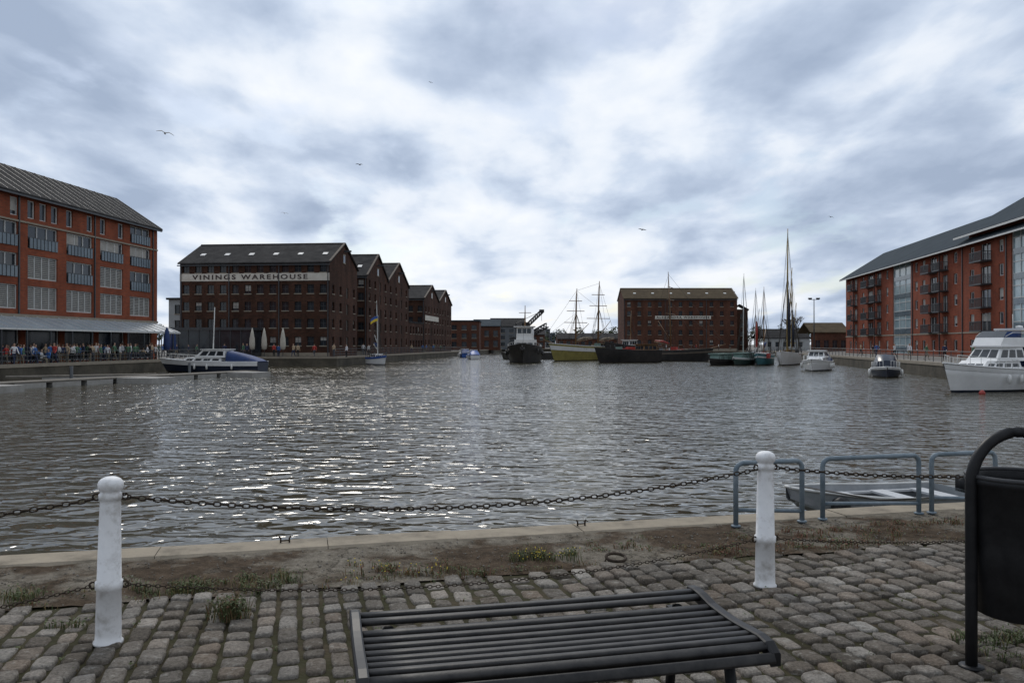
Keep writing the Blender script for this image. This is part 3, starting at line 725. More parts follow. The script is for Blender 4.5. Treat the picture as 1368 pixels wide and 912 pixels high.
def tug():
    st=(2.6,143); bw=(1.6,125.5); L2=math.dist(st,bw); O=Obj('tug_boat',((st[0]+bw[0])/2,(st[1]+bw[1])/2,WZ),ang(st,bw))
    ks=hull(O,L2,5.6,1.7,.5,.9,.8,.8,mBlackH,mBlackH,mDeck,None,full=3.2,bul=.45)
    Wp=O.part('superstructure',mWhite); G=O.part('windows',mGlass)
    cab(Wp,-3.5,3.4,1.85,1.6,3.6,.1,.1,.98); winband(G,-3.5,3.4,1.85,1.6,3.6,.1,.1,.98,.5,.75,5)
    cab(Wp,-.6,2.5,1.45,3.6,5.6,.15,.1,.97); winband(G,-.6,2.5,1.45,3.6,5.6,.15,.1,.97,.5,.88,3)
    Wp.box(-.8,2.8,-1.7,1.7,5.6,5.75)
    F=O.part('funnel',mBlackH,True); F.lathe([(.6,3.6),(.58,6.3),(.62,6.35),(.62,6.5),(.1,6.5)],(-2.3,0,0),14)
    O.part('funnel_band',mRed,True).lathe([(.612,5.2),(.612,5.7)],(-2.3,0,0),14)
    Mt_=O.part('mast',mWood,True); Mt_.tube([(-.4,0,5.7),(-.7,0,9.2)],[.12,.05],6); Mt_.tube([(-.5,-1,8),(-.5,1,8)],.05,5)
    Rg=O.part('rigging',mRig); Rg.tube([(-.7,0,9.1),(7.5,0,2.6)],.025,3); Rg.tube([(-.7,0,9.1),(-7,0,2)],.025,3)
    rails(O,ks,.1,.95,.9,.95)
    T=O.part('tyres',mBlackH,True)
    for i in range(3,15,2):
        f,dk,kn=ks[i]; x,y,z=f(1,dk)
        for sg in(1,-1): T.tube([(x+.32*math.cos(a),(y+.12)*sg,dk*.8+.32*math.sin(a)) for a in [2*math.pi*k/10 for k in range(11)]],.11,5)
    T.lathe([(.0,-.4),(.35,-.35),(.4,0),(.35,.35),(0,.4)],(L2*.5+.75,0,2.1),10)
    A=O.part('bow_cowls',mRed,True); A.lathe([(.2,1.9),(.2,2.6),(.3,2.7)],(4.4,.9,0),8); A.lathe([(.2,1.9),(.2,2.6),(.3,2.7)],(4.4,-.9,0),8)
    Lb=O.part('life_rings',mRed,True)
    for sg in(1,-1): Lb.tube([(3.42,sg*1.1+.28*math.cos(a),2.4+.28*math.sin(a)) for a in [2*math.pi*k/10 for k in range(11)]],.06,5)
    O.finish()
tug()
O=Obj('crane_barge',(3.9,160,WZ),math.radians(12)); H=O.part('hull',mBlackH); H.loft([[(-5,-3,-.3),(6,-3,-.3),(6,3,-.3),(-5,3,-.3)],[(-5.6,-3,1.3),(6.6,-3,1.3),(6.6,3,1.3),(-5.6,3,1.3)]])
K=O.part('machinery_house',mFrameD); K.box(-4,-.5,-2,2,1.3,4.2); O.part('house_roof',mGrey).box(-4.2,-.3,-2.2,2.2,4.2,4.4)
J=O.part('boom',mBlackH)
def lattice(P,a,b_,w,n,r=.07):
    a=Vector(a); b_=Vector(b_); d=(b_-a).normalized(); s1=Vector((0,1,0)); s2=d.cross(s1).normalized(); cs=[s1*w+s2*w,s1*w-s2*w,-s1*w-s2*w,-s1*w+s2*w]
    for c in cs: P.tube([a+c,b_+c],r,4)
    for i in range(n):
        p=a+(b_-a)*i/n; q=a+(b_-a)*(i+1)/n
        for k in range(4): P.tube([p+cs[k],q+cs[(k+1)%4]],r*.7,3); P.tube([p+cs[k],p+cs[(k+1)%4]],r*.7,3)
lattice(J,(-2.6,0,5.0),(1.9,0,9.2),.3,11,.10); lattice(J,(-4.0,1.2,2.6),(3.3,1.2,6.6),.42,13,.12)
J.tube([(-3,0,1.3),(-3.2,0,6.9)],.15,5); J.tube([(-3.2,0,6.9),(1.9,0,9.3)],.05,3); J.tube([(1.9,0,9.2),(1.9,0,7.4)],.04,3)
J.box(1.5,2.3,-.4,.4,9.0,9.6)
O.finish()
ship('sailing_ship',(20.4,156),(7.2,141),4.6,2.0,mYellow,mBlackH,[(.70,12.7,.17),(.36,14.4,.18)],stripe=mGel,bowsprit=3,houses=((.15,.3,.28,1.0,mDeck,'deck_house'),),sails=mDeck,sw=(.72,1.0))
ship('sailing_barge',(23.4,133.5),(13.5,128),3.9,1.5,mBlackH,mBlackH,[],bowsprit=0,houses=((.08,.32,.34,1.3,mWood,'wheel_house'),(.5,.66,.25,.6,mRed,'hatch')),yards=False,full=3.5)
ship('sailing_ship',(23.0,146),(33.0,139),3.6,1.4,mBlackH,mBlackH,[(.45,15.4,.15)],stripe=mVerge,bowsprit=3,houses=((.1,.3,.28,.9,mWood,'deck_house'),),sails=mRed)
ship('sailing_barge',(23.5,152),(16.8,146),3.2,2.2,mBlackH,mBlackH,[(.3,9,.1)],bowsprit=1,yards=False,houses=((.2,.45,.3,1.4,mGel,'wheel_house'),),boom=False)
ship('canal_boat',(31.4,118),(26.9,112),2.2,.7,mBlackH,mBlackH,[],bowsprit=0,houses=((.15,.8,.42,.8,mGreenH,'canvas_cover'),),yards=False,deckm=mGreenH,bul=0)
ship('canal_boat',(34.4,119),(30.2,112),2.2,.8,mGreenD,mBlackH,[(.5,12.8,.08)],bowsprit=0,houses=((.15,.8,.4,.8,mGreenH,'canvas_cover'),),yards=False,deckm=mGreenH,bul=0,boom=False,spar=mFrame,stripe=mGel)
ship('sailing_yacht',(38.0,122),(33.4,112),2.3,1.0,mTeal,mBlackH,[(.55,11,.08)],bowsprit=.6,houses=((.2,.6,.3,.6,mGel,'cabin'),),yards=False,deckm=mDeck,sails=mNavy,spar=mWood,stripe=mGel)
ship('sailing_ship',(42.5,124),(36.4,111.5),2.9,1.15,mGel,mBlackH,[(.62,19.2,.15),(.28,12.5,.1)],bowsprit=1.2,houses=((.2,.5,.28,.8,mWood,'deck_house'),),yards=False,spar=mSparY,sails=mNavyH,gaff=True)
ship('sailing_yacht',(41.5,138),(37.4,130),2.4,1.0,mNavyH,mBlackH,[(.5,12,.08)],bowsprit=.6,houses=((.2,.6,.3,.6,mGel,'cabin'),),yards=False,deckm=mDeck,sails=mRed,spar=mFrame,gaff=True)
cruiser((33.6,91,WZ),math.radians(-118),7.2,2.9,.95,canvas=mNavy,top=mGel,bot=mNavyH,stripe=mGel,ch=.85)
cruiser((33.0,73,WZ),math.radians(-112),5.6,2.4,.7,canvas=mNavyH,top=mNavyH,bot=mBlackH,stripe=mGel,cabin=False)
cruiser((29.9,51.2,WZ),math.radians(-152),8.6,3.1,1.3,canvas=mNavy,top=mGel,bot=mNavyH,stripe=mGel,fly=True)
O=Obj('mooring_buoy',(26.9,47.3,WZ)); O.part('buoy',mRed,True).lathe([(0,-.2),(.15,-.12),(.18,.05),(.14,.16),(.04,.24),(0,.26)],n=14); O.finish()

# open aluminium workboat beyond the rails
O=Obj('rowing_boat',(6.15,13.7,WZ),math.radians(193)); Ln=3.0;B=1.4
H=O.part('hull',mAlu,False); I=O.part('interior',M('boat_interior',(.18,.19,.2),(.28,.29,.3),3,.7))
out=[];inn=[]
for i in range(13):
    t=i/12; hb=B/2*(1 if t<.55 else 1-((t-.55)/.45)**2*.88); z=.40+.16*t**3; x=Ln*(t-.5)+.25*t**4; kz=-.1+.34*max(0,(t-.55)/.45)**2
    out.append([(x,-hb,z),(x-.1*t**4,-hb*.82,kz+.08),(x-.15*t**4,0,kz),(x-.1*t**4,hb*.82,kz+.08),(x,hb,z)])
    k=.93; inn.append([(x,-hb*k,z-.005),(x,-hb*.76,kz+.14),(x,0,kz+.1),(x,hb*.76,kz+.14),(x,hb*k,z-.005)])
H.loft(out,False); I.loft(inn,False)
for sg in(0,4):
    O.part('gunwale',mFrame,True).tube([r[sg] for r in out],.024,6)
O.part('gunwale').tube([out[-1][0],out[-1][4]],.024,6); H.poly(out[0]); H.poly(out[-1])
T=O.part('thwarts',M('thwart',(.4,.41,.42),(.5,.51,.52),3,.6))
for x in(-1.1,-.3,.5): T.box(x-.14,x+.14,-.60,.60,.30,.335)
T.box(-1.1,.5,-.64,-.52,.29,.325)
E=O.part('outboard',mBlack,True); E.box(-1.72,-1.5,-.12,.12,.35,.62); E.box(-1.64,-1.56,-.04,.04,-.3,.35)
O.part('fender',mBlack,True).lathe([(0,-.17),(.12,-.12),(.15,0),(.12,.12),(0,.17)],(1.15,.52,.3),10)
Rp=O.part('rope',mRig,True); Rp.tube([(1.5,0,.55),(1.2,1.5,.6),(.9,3.2,.95),(.6,4.9,1.2)],.012,4)
O.finish()

# pontoons
O=Obj('floating_pontoon',(0,0,0)); D=O.part('deck',mPont); F=O.part('floats',mConc)
a=Vector((-33.5,47,0)); b_=Vector((-23.2,76,0)); d=(b_-a).normalized(); n=Vector((d.y,-d.x,0))
D.obox(a+Vector((0,0,-.86)),b_-a,-n*1.9,(0,0,.1)); 
for k in range(11): F.obox(a+d*(k*2.8+.2)+Vector((0,0,-1.3)),d*2.3,-n*1.8,(0,0,.43))
for k,l in((1.2,3.2),(14,3.2),(26.2,2.6)):
    p=a+d*k; F.obox(p+n*.02+Vector((0,0,-1.28)),d*2.6,n*l,(0,0,.50))
D.obox((-38,62,-.86),(9,5.6,0),(-.7,1.2,0),(0,0,.1)); F.obox((-36,63.3,-1.3),(7,4.3,0),(-.6,1.1,0),(0,0,.43))
Ps=O.part('piles',mFrameD,True)
for k in(1,12,24): Ps.tube([a+d*k-n*2.1+Vector((0,0,-3)),a+d*k-n*2.1+Vector((0,0,.1))],.12,8)
O.finish()

# ------------------------------------------------------------------ buildings
O=warehouse('vinings_warehouse',(-25.4,115,0),TH,21.8,[13.4],13.1,16.3,mBrickD,mSlate,12,(2.1,4.6,7.0,9.4,12.35),4,
    sign=('VININGS WAREHOUSE',-21.8,0,10.55,11.6,-19.9,-3.1),skylights=6)
PV=O.part('pavilion_frame',mFrameD); PG=O.part('pavilion_glass',mGlass)
PV.box(-21.8,-9.5,-3.9,-.1,3.6,3.95); PG.box(-21.6,-9.7,-3.7,-.3,0,3.6)
for k in range(9): PV.box(-21.7+k*1.5,-21.6+k*1.5,-3.78,-3.7,0,3.6)
O.finish()
O=warehouse('brick_warehouse',(-23.5,133.8,0),TH,24,[13.6,16.6],12.8,16.7,mBrickD,mSlate,12,(2.1,4.6,7.0,9.4,11.6),4,skylights=5); O.finish()
O=warehouse('brick_warehouse',(-19,179,0),TH,24,[16.6,17.4],11.6,14.8,mBrickD,mSlate,12,(2.1,4.6,7.0,9.4),5)
O.part('sign_band',mSign).box(.062,.09,.5,16,6.9,8.0)
O.finish()
O=Obj('brick_house',(-20.6,165,0),-TH); facade(O,(-14,0),(0,0),-.2,6,[],mBrickD); facade(O,(0,0),(0,13.5),-.2,6,[(1+i*2.6,2.4+i*2.6,z,z+1.5,'ware') for i in range(5) for z in(1,3.8)],mBrickD)
O.part('roof',mSlate).box(-14,.1,-.1,13.5,6,6.3); O.finish()

O=Obj('apartment_building',(-40.8,95,0),-TH); ops=[]
for i in range(11):
    c=60-3.55-5.4*i
    if c<3: break
    for j,z in enumerate((4.6,7.35,10.05)):
        ops.append((c-2.05,c+2.05,z+.15,z+2.25,'shut' if (i*2+j*3+(i//2))%5 not in(1,3) else 'wide'))
    for dx in(-1.6,0,1.6):
        if dx==0 and i%3: continue
        ops.append((c+dx-.5,c+dx+.5,12.85,14.45,'narrow'))
    if i==0: ops=[o for o in ops if not(o[3]>14)] + [(c-2.0,c+2.0,12.7,14.55,'wide')]
    ops.append((c-2.3,c+2.3,.1,3.2,'narrow'))
facade(O,(0,-60),(0,0),-.2,15,ops,mBrickO)
W=O.part('walls')
W.poly([(0,0,-.2),(-10.4,0,-.2),(-10.4,0,15),(0,0,15)]); W.poly([(0,0,15),(-10.4,0,15),(-5.2,0,18.4)])
W.poly([(-10.4,-60,-.2),(0,-60,-.2),(0,-60,15),(-10.4,-60,15)]); W.poly([(-10.4,-60,15),(0,-60,15),(-5.2,-60,18.4)])
W.poly([(-10.4,0,-.2),(-10.4,-60,-.2),(-10.4,-60,15),(-10.4,0,15)])
slab_roof(O,-10.4,0,-60,0,15,18.4,'y',mSlate,.5)
Rb=O.part('roof_seams',mFrameD)
for k in range(44):
    y=-60+k*1.4; Rb.obox((.5,y,14.88),(-5.65,0,3.7),(0,.07,0),(0,0,.05))
S=O.part('string_courses',mStone); S.box(.003,.1,-60,0,12.35,12.5); S.box(.003,.12,-60,0,4.05,4.3)
Gt=O.part('gutters',mFrameD); Gt.box(.42,.56,-60,.1,14.55,14.7)
for y in range(-56,0,11): Gt.box(.004,.12,y-.06,y+.06,4.3,14.6)
Cn=O.part('canopy',mCanopy); Cn.loft([[(.12,-60,4.0),(3.0,-60,3.0),(3.0,-60,3.06),(.12,-60,4.06)],[(.12,-.5,4.0),(3.0,-.5,3.0),(3.0,-.5,3.06),(.12,-.5,4.06)]])
Cf=O.part('canopy_frame',mFrame); Cf.box(2.98,3.08,-60,-.5,2.85,3.0)
for k in range(40): 
    y=-59.8+k*1.5; Cf.obox((.13,y,4.065),(2.87,0,-1.0),(0,.06,0),(0,0,.06))
Cp=O.part('canopy_posts',mFrameD)
for k in range(20): y=-59+k*3; Cp.box(2.92,3.02,y,y+.1,0,2.85)
O.finish()

O=Obj('rendered_house',(-44.6,128,0),-TH); facade(O,(-9,0),(0,0),-.2,8.6,[(1+i*2.2,2.2+i*2.2,z,z+1.4,'ware') for i in range(4) for z in(1,4,6.4)],mRender)
facade(O,(0,0),(0,9),-.2,8.6,[(1+i*2.6,2.2+i*2.6,z,z+1.4,'ware') for i in range(3) for z in(1,4,6.4)],mRender)
O.part('roof',mSlate).box(-9.3,.3,-.3,9.3,8.6,8.9); O.part('lift_tower',mGrey).box(-4.5,-1.5,1.5,5,8.9,10.6); O.finish()
O=Obj('brick_house',(-46,140,0),-TH); facade(O,(-12,0),(0,0),-.2,7.5,[(1+i*2.2,2.2+i*2.2,z,z+1.4,'ware') for i in range(5) for z in(1,4)],mBrickA); O.part('roof',mSlate).box(-12.3,.3,-.3,9,7.5,7.8); O.finish()

O=warehouse('alexandra_warehouse',(61.6,226,0),0,31,[13],14.2,17.2,mBrickA,mRoofB,11,(2.2,4.9,7.5,10.1,12.6),4,
    sign=('ALEXANDRA WAREHOUSE',-22.5,-7.2,8.55,9.45,-22.1,-7.6))
for k in range(6): O.part('skylights',mFrame).obox((-28+k*5,2.6,15.62),(.7,0,0),(0,.6,.28),(0,-.03,.07))
O.finish()
O=Obj('brick_house',(66.2,232,0),math.radians(-14)); facade(O,(-4.5,0),(0,0),-.2,11.5,[(.8+i*1.7,1.6+i*1.7,z,z+1.2,'ware') for i in range(2) for z in(1.5,4,6.5,9)],mBrickD)
facade(O,(0,0),(0,14),-.2,11.5,[],mBrickD); slab_roof(O,-4.5,0,0,14,11.5,12.8,'y',mSlate); O.finish()

# right apartments
TH2=math.atan(.132)
O=Obj('apartment_building',(67.9,168,0),-TH2); ops=[]
yy=lambda Y:(168-Y)*1.0087
fl=(.1,3.4,6.3,9.2,12.1)
for (a,b_) in ((139,130.4),(96.8,91)):
    ops.append((yy(a),yy(b_),.1,14.9,'glz'))
def colm(Y,kind,w=1.5):
    u=yy(Y)
    for j,z in enumerate(fl):
        if kind=='balc' and j>0: ops.append((u-w/2,u+w/2,z,z+2.2,'balc'))
        else: ops.append((u-.62,u+.62,z+.7,z+2.15,'narrow'))
for Y,k,w in ((164.5,'n',1),(161,'balc',2.0),(156,'n',1),(151.5,'balc',3.0),(146.5,'balc',2.4),(142,'n',1),(128,'n',1),(124.8,'n',1),(121,'balc',2.6),(116.6,'balc',1.8),(113,'n',1),(107.6,'n',1),(103.6,'balc',2.8),(99.4,'n',1),(88,'balc',2.6),(84,'n',1)):
    colm(Y,k,w)
facade(O,(0,0),(0,-90),-.2,15.2,ops,mBrickE)
W=O.part('walls')
W.poly([(15,0,-.2),(0,0,-.2),(0,0,15.2),(15,0,15.2)]); W.poly([(0,-90,-.2),(15,-90,-.2),(15,-90,15.2),(0,-90,15.2)]); W.poly([(15,0,-.2),(15,0,15.2),(15,-90,15.2),(15,-90,-.2)])
W.poly([(15,0,15.2),(0,0,15.2),(7.5,0,19.8)]); W.poly([(0,-90,15.2),(15,-90,15.2),(7.5,-90,19.8)])
slab_roof(O,0,15,-90,0,15.2,19.9,'y',mSlateB,1.1,.22)
S=O.part('fascia',mFrame); S.box(-1.2,-1.12,-90,.5,14.42,14.62)
S=O.part('string_courses',mStone); S.box(-.06,-.003,-90,0,3.1,3.28)
Gt=O.part('downpipes',mFrameD)
for Y in(162.5,149,129.6,118.6,110.6,98): u=-yy(Y); Gt.box(-.12,-.004,u-.07,u+.07,0,14.5)
Bz=O.part('glazing_panels',mGlassB)
for a,b_ in((139,130.4),(96.8,91)):
    for k in range(5):
        z=.5+k*2.9; Bz.box(.12,.15,-yy(b_)+.3,-yy(a)-.3,z,z+.7)
Up=O.part('upper_storey',mBrickE); Up.box(.4,13,-yy(84),-yy(109.6),15.3,16.2)
Rf=O.part('upper_roof',mSlateB); Rf.obox((-1.2,-yy(83),15.6),(8.7,0,5.2),(0,yy(83)-yy(110.4),0),(0,0,.3))
O.part('upper_fascia',mFrame).box(-1.28,-1.2,-yy(83),-yy(110.4),15.55,15.8)
O.finish()
O=Obj('boat_shed',(80,222,0),0); facade(O,(-12.4,0),(0,0),-.2,3.4,[(1+i*2.1,2.2+i*2.1,.8,2.4,'narrow') for i in range(5)],mRender); facade(O,(0,0),(0,10),-.2,3.4,[],mRender); slab_roof(O,-12.4,0,0,10,3.4,5.7,'x',mSlate); O.finish()
O=Obj('brick_house',(77.5,190,0),-.1); facade(O,(-8.5,0),(0,0),-.2,4.4,[(1+i*1.9,2.1+i*1.9,.8,2.6,'ware') for i in range(4)],mBrickA); facade(O,(0,0),(0,12),-.2,4.4,[],mBrickA); slab_roof(O,-8.5,0,0,12,4.4,6.6,'x',mRoofB); O.finish()
def plain(name,px0,px1,Y,h,wall,roof,rh=0,floors=3,dep=14):
    x0=(px0-684)/1104*Y; x1=(px1-684)/1104*Y; w=x1-x0
    O=Obj(name,(x1,Y,0),0); n=max(1,int(w/2.6)); sp=w/n; ops=[]
    for i in range(n):
        for j in range(floors):
            z=1+j*(h-1)/floors; ops.append((sp*i+sp*.25,sp*i+sp*.75,z,z+(h/floors)*.5,'ware'))
    facade(O,(-w,0),(0,0),-.2,h,ops,wall); facade(O,(0,0),(0,dep),-.2,h,[],wall); facade(O,(-w,dep),(-w,0),-.2,h,[],wall)
    if rh: 
        slab_roof(O,-w,0,0,dep,h,h+rh,'x',roof)
        O.part('walls').poly([(0,0,h),(0,dep,h),(0,dep/2,h+rh)]); O.part('walls').poly([(-w,dep,h),(-w,0,h),(-w,dep/2,h+rh)])
    else: O.part('roof',roof).box(-w-.2,.2,-.2,dep,h,h+.35)
    O.finish()
plain('office_building',600,640,236,8.2,mBrickA,mSlateB,0,3)
plain('office_building',632,668,262,7.4,mBrickA,mSlateB,2.2,2)
plain('office_building',655,700,300,8.2,mGrey,mSlate,3,3)
plain('brick_house',700,728,330,5.5,mBrickA,mSlate,2,2)
plain('apartment_tower',729,735,420,9.2,mGrey,mSlateB,0,4)
plain('apartment_tower',735.5,742,425,7.2,mGlassB,mSlateB,0,4)
plain('brick_house',745,832,300,3.6,mBrickA,mSlate,2,1)
plain('brick_house',560,604,330,8,mBrickA,mSlate,2,2)

O=Obj('distant_trees'); Fp=O.part('foliage',mFar); Tp=O.part('trunks',mBark)
def crown(c,r,n,sz):
    for _ in range(n):
        a=Vector((random.gauss(0,1),random.gauss(0,1),random.gauss(0,1))).normalized()*r*U(.5,1)**.5*(1+.3*mn.noise(c+Vector((n,0,0))))
        p=c+Vector((a.x,a.y,a.z*.8)); e=Vector((U(-1,1),U(-1,1),U(-1,1))).normalized()*sz*U(.5,1); f=e.cross(Vector((U(-1,1),U(-1,1),U(-1,1)))).normalized()*sz*.6
        Fp.poly([p-e,p-f,p+e,p+f])
for _ in range(80):
    Y=U(370,460); px=random.choice([U(590,760),U(680,850),U(980,1180),U(160,260)]); x=(px-684)/1104*Y; h=U(6,12)
    Tp.tube([(x,Y,0),(x,Y,h*.5)],.25,5)
    for k in range(4): crown(Vector((x+U(-2,2),Y+U(-1,1),h*U(.5,.8))),h*.28,60,.55)
O.finish()
O=Obj('bare_tree',(68.0,196,0)); P=O.part('limbs',mBark)
def br(p,d,l,r,k):
    q=p+d*l; P.tube([p,q],[r,r*.7],5,False)
    if k==0: return
    for _ in range(3 if k>1 else 4):
        nd=(d+Vector((U(-.8,.8),U(-.8,.8),U(-.1,.5)))).normalized(); br(q,nd,l*U(.6,.8),r*.66,k-1)
br(Vector((0,0,0)),Vector((0,0,1)),2.8,.26,5); O.finish()

O=Obj('lamp_mast',(53.0,145,0)); P=O.part('pole',mFrameD,True); P.tube([(0,0,0),(0,0,9.6)],[.12,.07],8)
P.tube([(-.9,0,9.5),(.9,0,9.5)],.05,5); Hd=O.part('lamp_heads',mFrameD)
for x in(-.7,.7): Hd.box(x-.28,x+.28,-.2,.2,9.55,9.8)
O.finish()
O=Obj('quay_railing'); P=O.part('rails',mFrameD)
def rail(a,b_,off,step=2.0):
    a=Vector((*a,0)); b_=Vector((*b_,0)); d=(b_-a).normalized(); n=Vector((-d.y,d.x,0))*off; Ln=(b_-a).length; k=0
    while k<Ln: p=a+d*k+n; P.tube([p,p+Vector((0,0,1.05))],.035,4); k+=step
    for z in(.35,.7,1.05): P.tube([a+n+Vector((0,0,z)),b_+n+Vector((0,0,z))],.025,4)
rail(basin[0],basin[1],.3); rail(basin[2],basin[3],.35,2.5); rail(basin[8],basin[7],-.4,2.5)
O.finish()
def parasol(x,y,m=mCan,h=3.4):
    O=Obj('closed_parasol',(x,y,-.02)); O.part('pole',mFrameD,True).tube([(0,0,0),(0,0,h)],.04,6)
    O.part('canvas',m,True).lathe([(.1,.95),(.32,1.05),(.38,1.6),(.34,2.4),(.20,3.2),(.05,h-.05)],n=9)
    O.part('base',mFrameD).lathe([(.35,0),(.35,.1),(.06,.12)],n=12); O.finish()
for px,Y in((337,110),(353,110.6),(378,110)): parasol((px-684)/1104*Y,Y,h=3.9)
parasol(-38.0,91,mNavy,3.6); parasol(-41.4,101,mNavy,3.6)

# ------------------------------------------------------------------ people
def human(pose):
    J={'pel':(0,0,.93,.135),'bel':(0,0,1.08,.12),'che':(0,0,1.32,.145),'nk':(0,0,1.48,.06),'hd0':(0,.01,1.56,.075),'hd':(0,.02,1.66,.10),'hd1':(0,.01,1.74,.07)}
    if pose=='stand': leg=[((.09,0,.88),(.10,.01,.48),(.11,-.02,.06),(.11,.12,.03))]*2; arm=[((.19,0,1.40),(.24,-.03,1.12),(.25,.06,.88),(.25,.08,.78))]*2
    elif pose=='walk':
        leg=[((.09,0,.88),(.10,.18,.50),(.10,.22,.07),(.10,.36,.05)),((.09,0,.88),(.10,-.04,.48),(.10,-.32,.12),(.10,-.22,.04))]
        arm=[((.19,0,1.40),(.23,-.16,1.14),(.22,-.10,.90),(.22,-.08,.81)),((.19,0,1.40),(.23,.10,1.12),(.22,.28,.94),(.21,.34,.88))]
    else:
        leg=[((.09,.02,.88),(.12,.42,.92),(.12,.46,.50),(.12,.58,.46))]*2; arm=[((.19,0,1.40),(.24,.06,1.14),(.16,.30,1.10),(.12,.38,1.12))]*2
    V=[];E=[];Rr=[]
    def add(p,r): V.append(p); Rr.append(r); return len(V)-1
    ids={k:add(v[:3],v[3]) for k,v in J.items()}
    for a,b_ in(('pel','bel'),('bel','che'),('che','nk'),('nk','hd0'),('hd0','hd'),('hd','hd1')): E.append((ids[a],ids[b_]))
    for si,sg in enumerate((1,-1)):
        p=ids['pel']
        for q,r in zip(leg[si],(.095,.062,.045,.035)): i=add((q[0]*sg,q[1],q[2]),r); E.append((p,i)); p=i
        p=ids['che']
        for q,r in zip(arm[si],(.062,.045,.034,.03)): i=add((q[0]*sg,q[1],q[2]),r); E.append((p,i)); p=i
    me=bpy.data.meshes.new('b'); me.from_pydata(V,E,[]); ob=bpy.data.objects.new('b',me); col.objects.link(ob)
    sk=ob.modifiers.new('s','SKIN'); 
    for i,r in enumerate(Rr): me.skin_vertices[0].data[i].radius=(r,r*.8 if i in(0,1,2) else r)
    me.skin_vertices[0].data[0].use_root=True
    sb=ob.modifiers.new('u','SUBSURF'); sb.levels=1; sb.render_levels=1
    bpy.context.view_layer.update()
    dg=bpy.context.evaluated_depsgraph_get(); m2=bpy.data.meshes.new_from_object(ob.evaluated_get(dg)); bpy.data.objects.remove(ob)
    if pose=='sit':
        for v in m2.vertices: v.co.z-=.42
    return m2
HM={p:human(p) for p in('stand','walk','sit')}
shirts=[M('cloth',c,None,4,.9) for c in((.6,.6,.6),(.03,.04,.09),(.5,.06,.05),(.06,.16,.42),(.02,.02,.022),(.5,.38,.25),(.1,.2,.12),(.75,.75,.77))]
trs=[M('trousers',c,None,4,.9) for c in((.03,.04,.08),(.02,.02,.02),(.2,.17,.12),(.08,.08,.09))]
def person(x,y,pose,rot,z=-.045):
    me=HM[pose].copy(); me.name='person'; me.materials.clear()
    for m in(random.choice(trs),random.choice(shirts),mSkin,mHair): me.materials.append(m)
    dz=-.42 if pose=='sit' else 0
    for p in me.polygons:
        c=p.center; zz=c.z-dz; i=0
        if zz>1.69 or (zz>1.58 and c.y<.0): i=3
        elif zz>1.47: i=2
        elif zz>.96 and not(pose=='sit' and c.y>.2 and zz<1.0): i=1
        if pose!='sit' and abs(c.x)>.17 and zz<1.5: i=1 if zz>.88 else 2
        p.material_index=i; p.use_smooth=True
    o=bpy.data.objects.new('person',me); col.objects.link(o); o.location=(x,y,z); o.rotation_euler=(0,0,rot); s=U(.95,1.08); o.scale=(s,s,s)
def chair(x,y,rot):
    O=Obj('cafe_chair',(x,y,-.045),rot); P=O.part('chair',mFrameD); P.box(-.22,.22,-.2,.22,.42,.46); P.box(-.22,.22,-.24,-.2,.46,.9)
    for a in(-.2,.17):
        for b_ in(-.2,.17): P.box(a,a+.03,b_,b_+.03,0,.42)
    O.finish()
for px in list(range(4,210,4)):
    t=(px+U(-1.5,1.5)-684)/1104; off=random.choice([1.2,2.2,3.2,3.4,3.5]); Y=(40.8+9.5-off)/(.1-t); X=t*Y
    if R()<.25: rr=U(0,6.28); person(X,Y,'sit',rr); chair(X,Y,rr)
    else: person(X,Y,random.choice(['stand','walk']),U(0,6.28))
for px in(212,218,228,236,252,263,300,325,330,366,372,392,398,420,446,463):
    Y=U(108.8,110.8); person((px-684)/1104*Y,Y,random.choice(['stand','walk']),U(0,6.28))
for px,Y in((515,128),(519,129),(556,160),(566,170),(575,176),(581,178),(586,182),(592,190),(598,195)):
    person(-22.9+.1*(Y-108)-1.6+U(-.6,.6),Y,random.choice(['stand','walk']),U(0,6.28))
for px,Y in((1150,125),(1166,112),(1171,113),(1195,104),(1215,95),(1238,90),(1262,88),(1300,80),(1305,80)):
    person((px-684)/1104*Y,Y,random.choice(['stand','walk']),U(0,6.28))
for px in(855,890,930,960,975): person((px-684)/1104*222,222,'stand',U(0,6))

def gull(px,py,Y,s=1,roll=0):
    x=(px-684)/1104*Y; z=1.65+(460-py)/1104*Y
    O=Obj('seagull',(x,Y,z),(roll,.15,U(-.6,.6))); B=O.part('body',mGull,True)
    B.loft([[(r*s*math.cos(a),y*s,r*s*math.sin(a)) for a in [2*math.pi*k/8 for k in range(8)]] for y,r in((-.3,.01),(-.18,.05),(0,.085),(.14,.065),(.2,.05),(.26,.035),(.31,.005))])
    Wg=O.part('wings',mGull)
    for sg in(1,-1):
        pr=[(0,.10,-.08,.03),(.28,.14,-.06,.14),(.5,.06,-.08,.10),(.72,-.06,-.10,.02)]
        Wg.loft([[(sg*a*s,f*s,z_*s),(sg*a*s,b_*s,z_*s),(sg*a*s,b_*s,z_*s-.02),(sg*a*s,f*s,z_*s-.03)] for a,f,b_,z_ in pr])
    Wg.loft([[(-.02*s,-.2*s,0),(.02*s,-.2*s,0),(.0,-.2*s,-.01)],[(-.08*s,-.38*s,0),(.08*s,-.38*s,0),(0,-.38*s,-.01)]])
    O.finish()
for a in((220,178,70,1.0,.5),(480,220,120,.9,-.2),(380,285,140,.9,.3),(858,307,130,.9,-.4),(1110,290,160,.9,.2),(575,110,220,.9,0)): gull(*a)

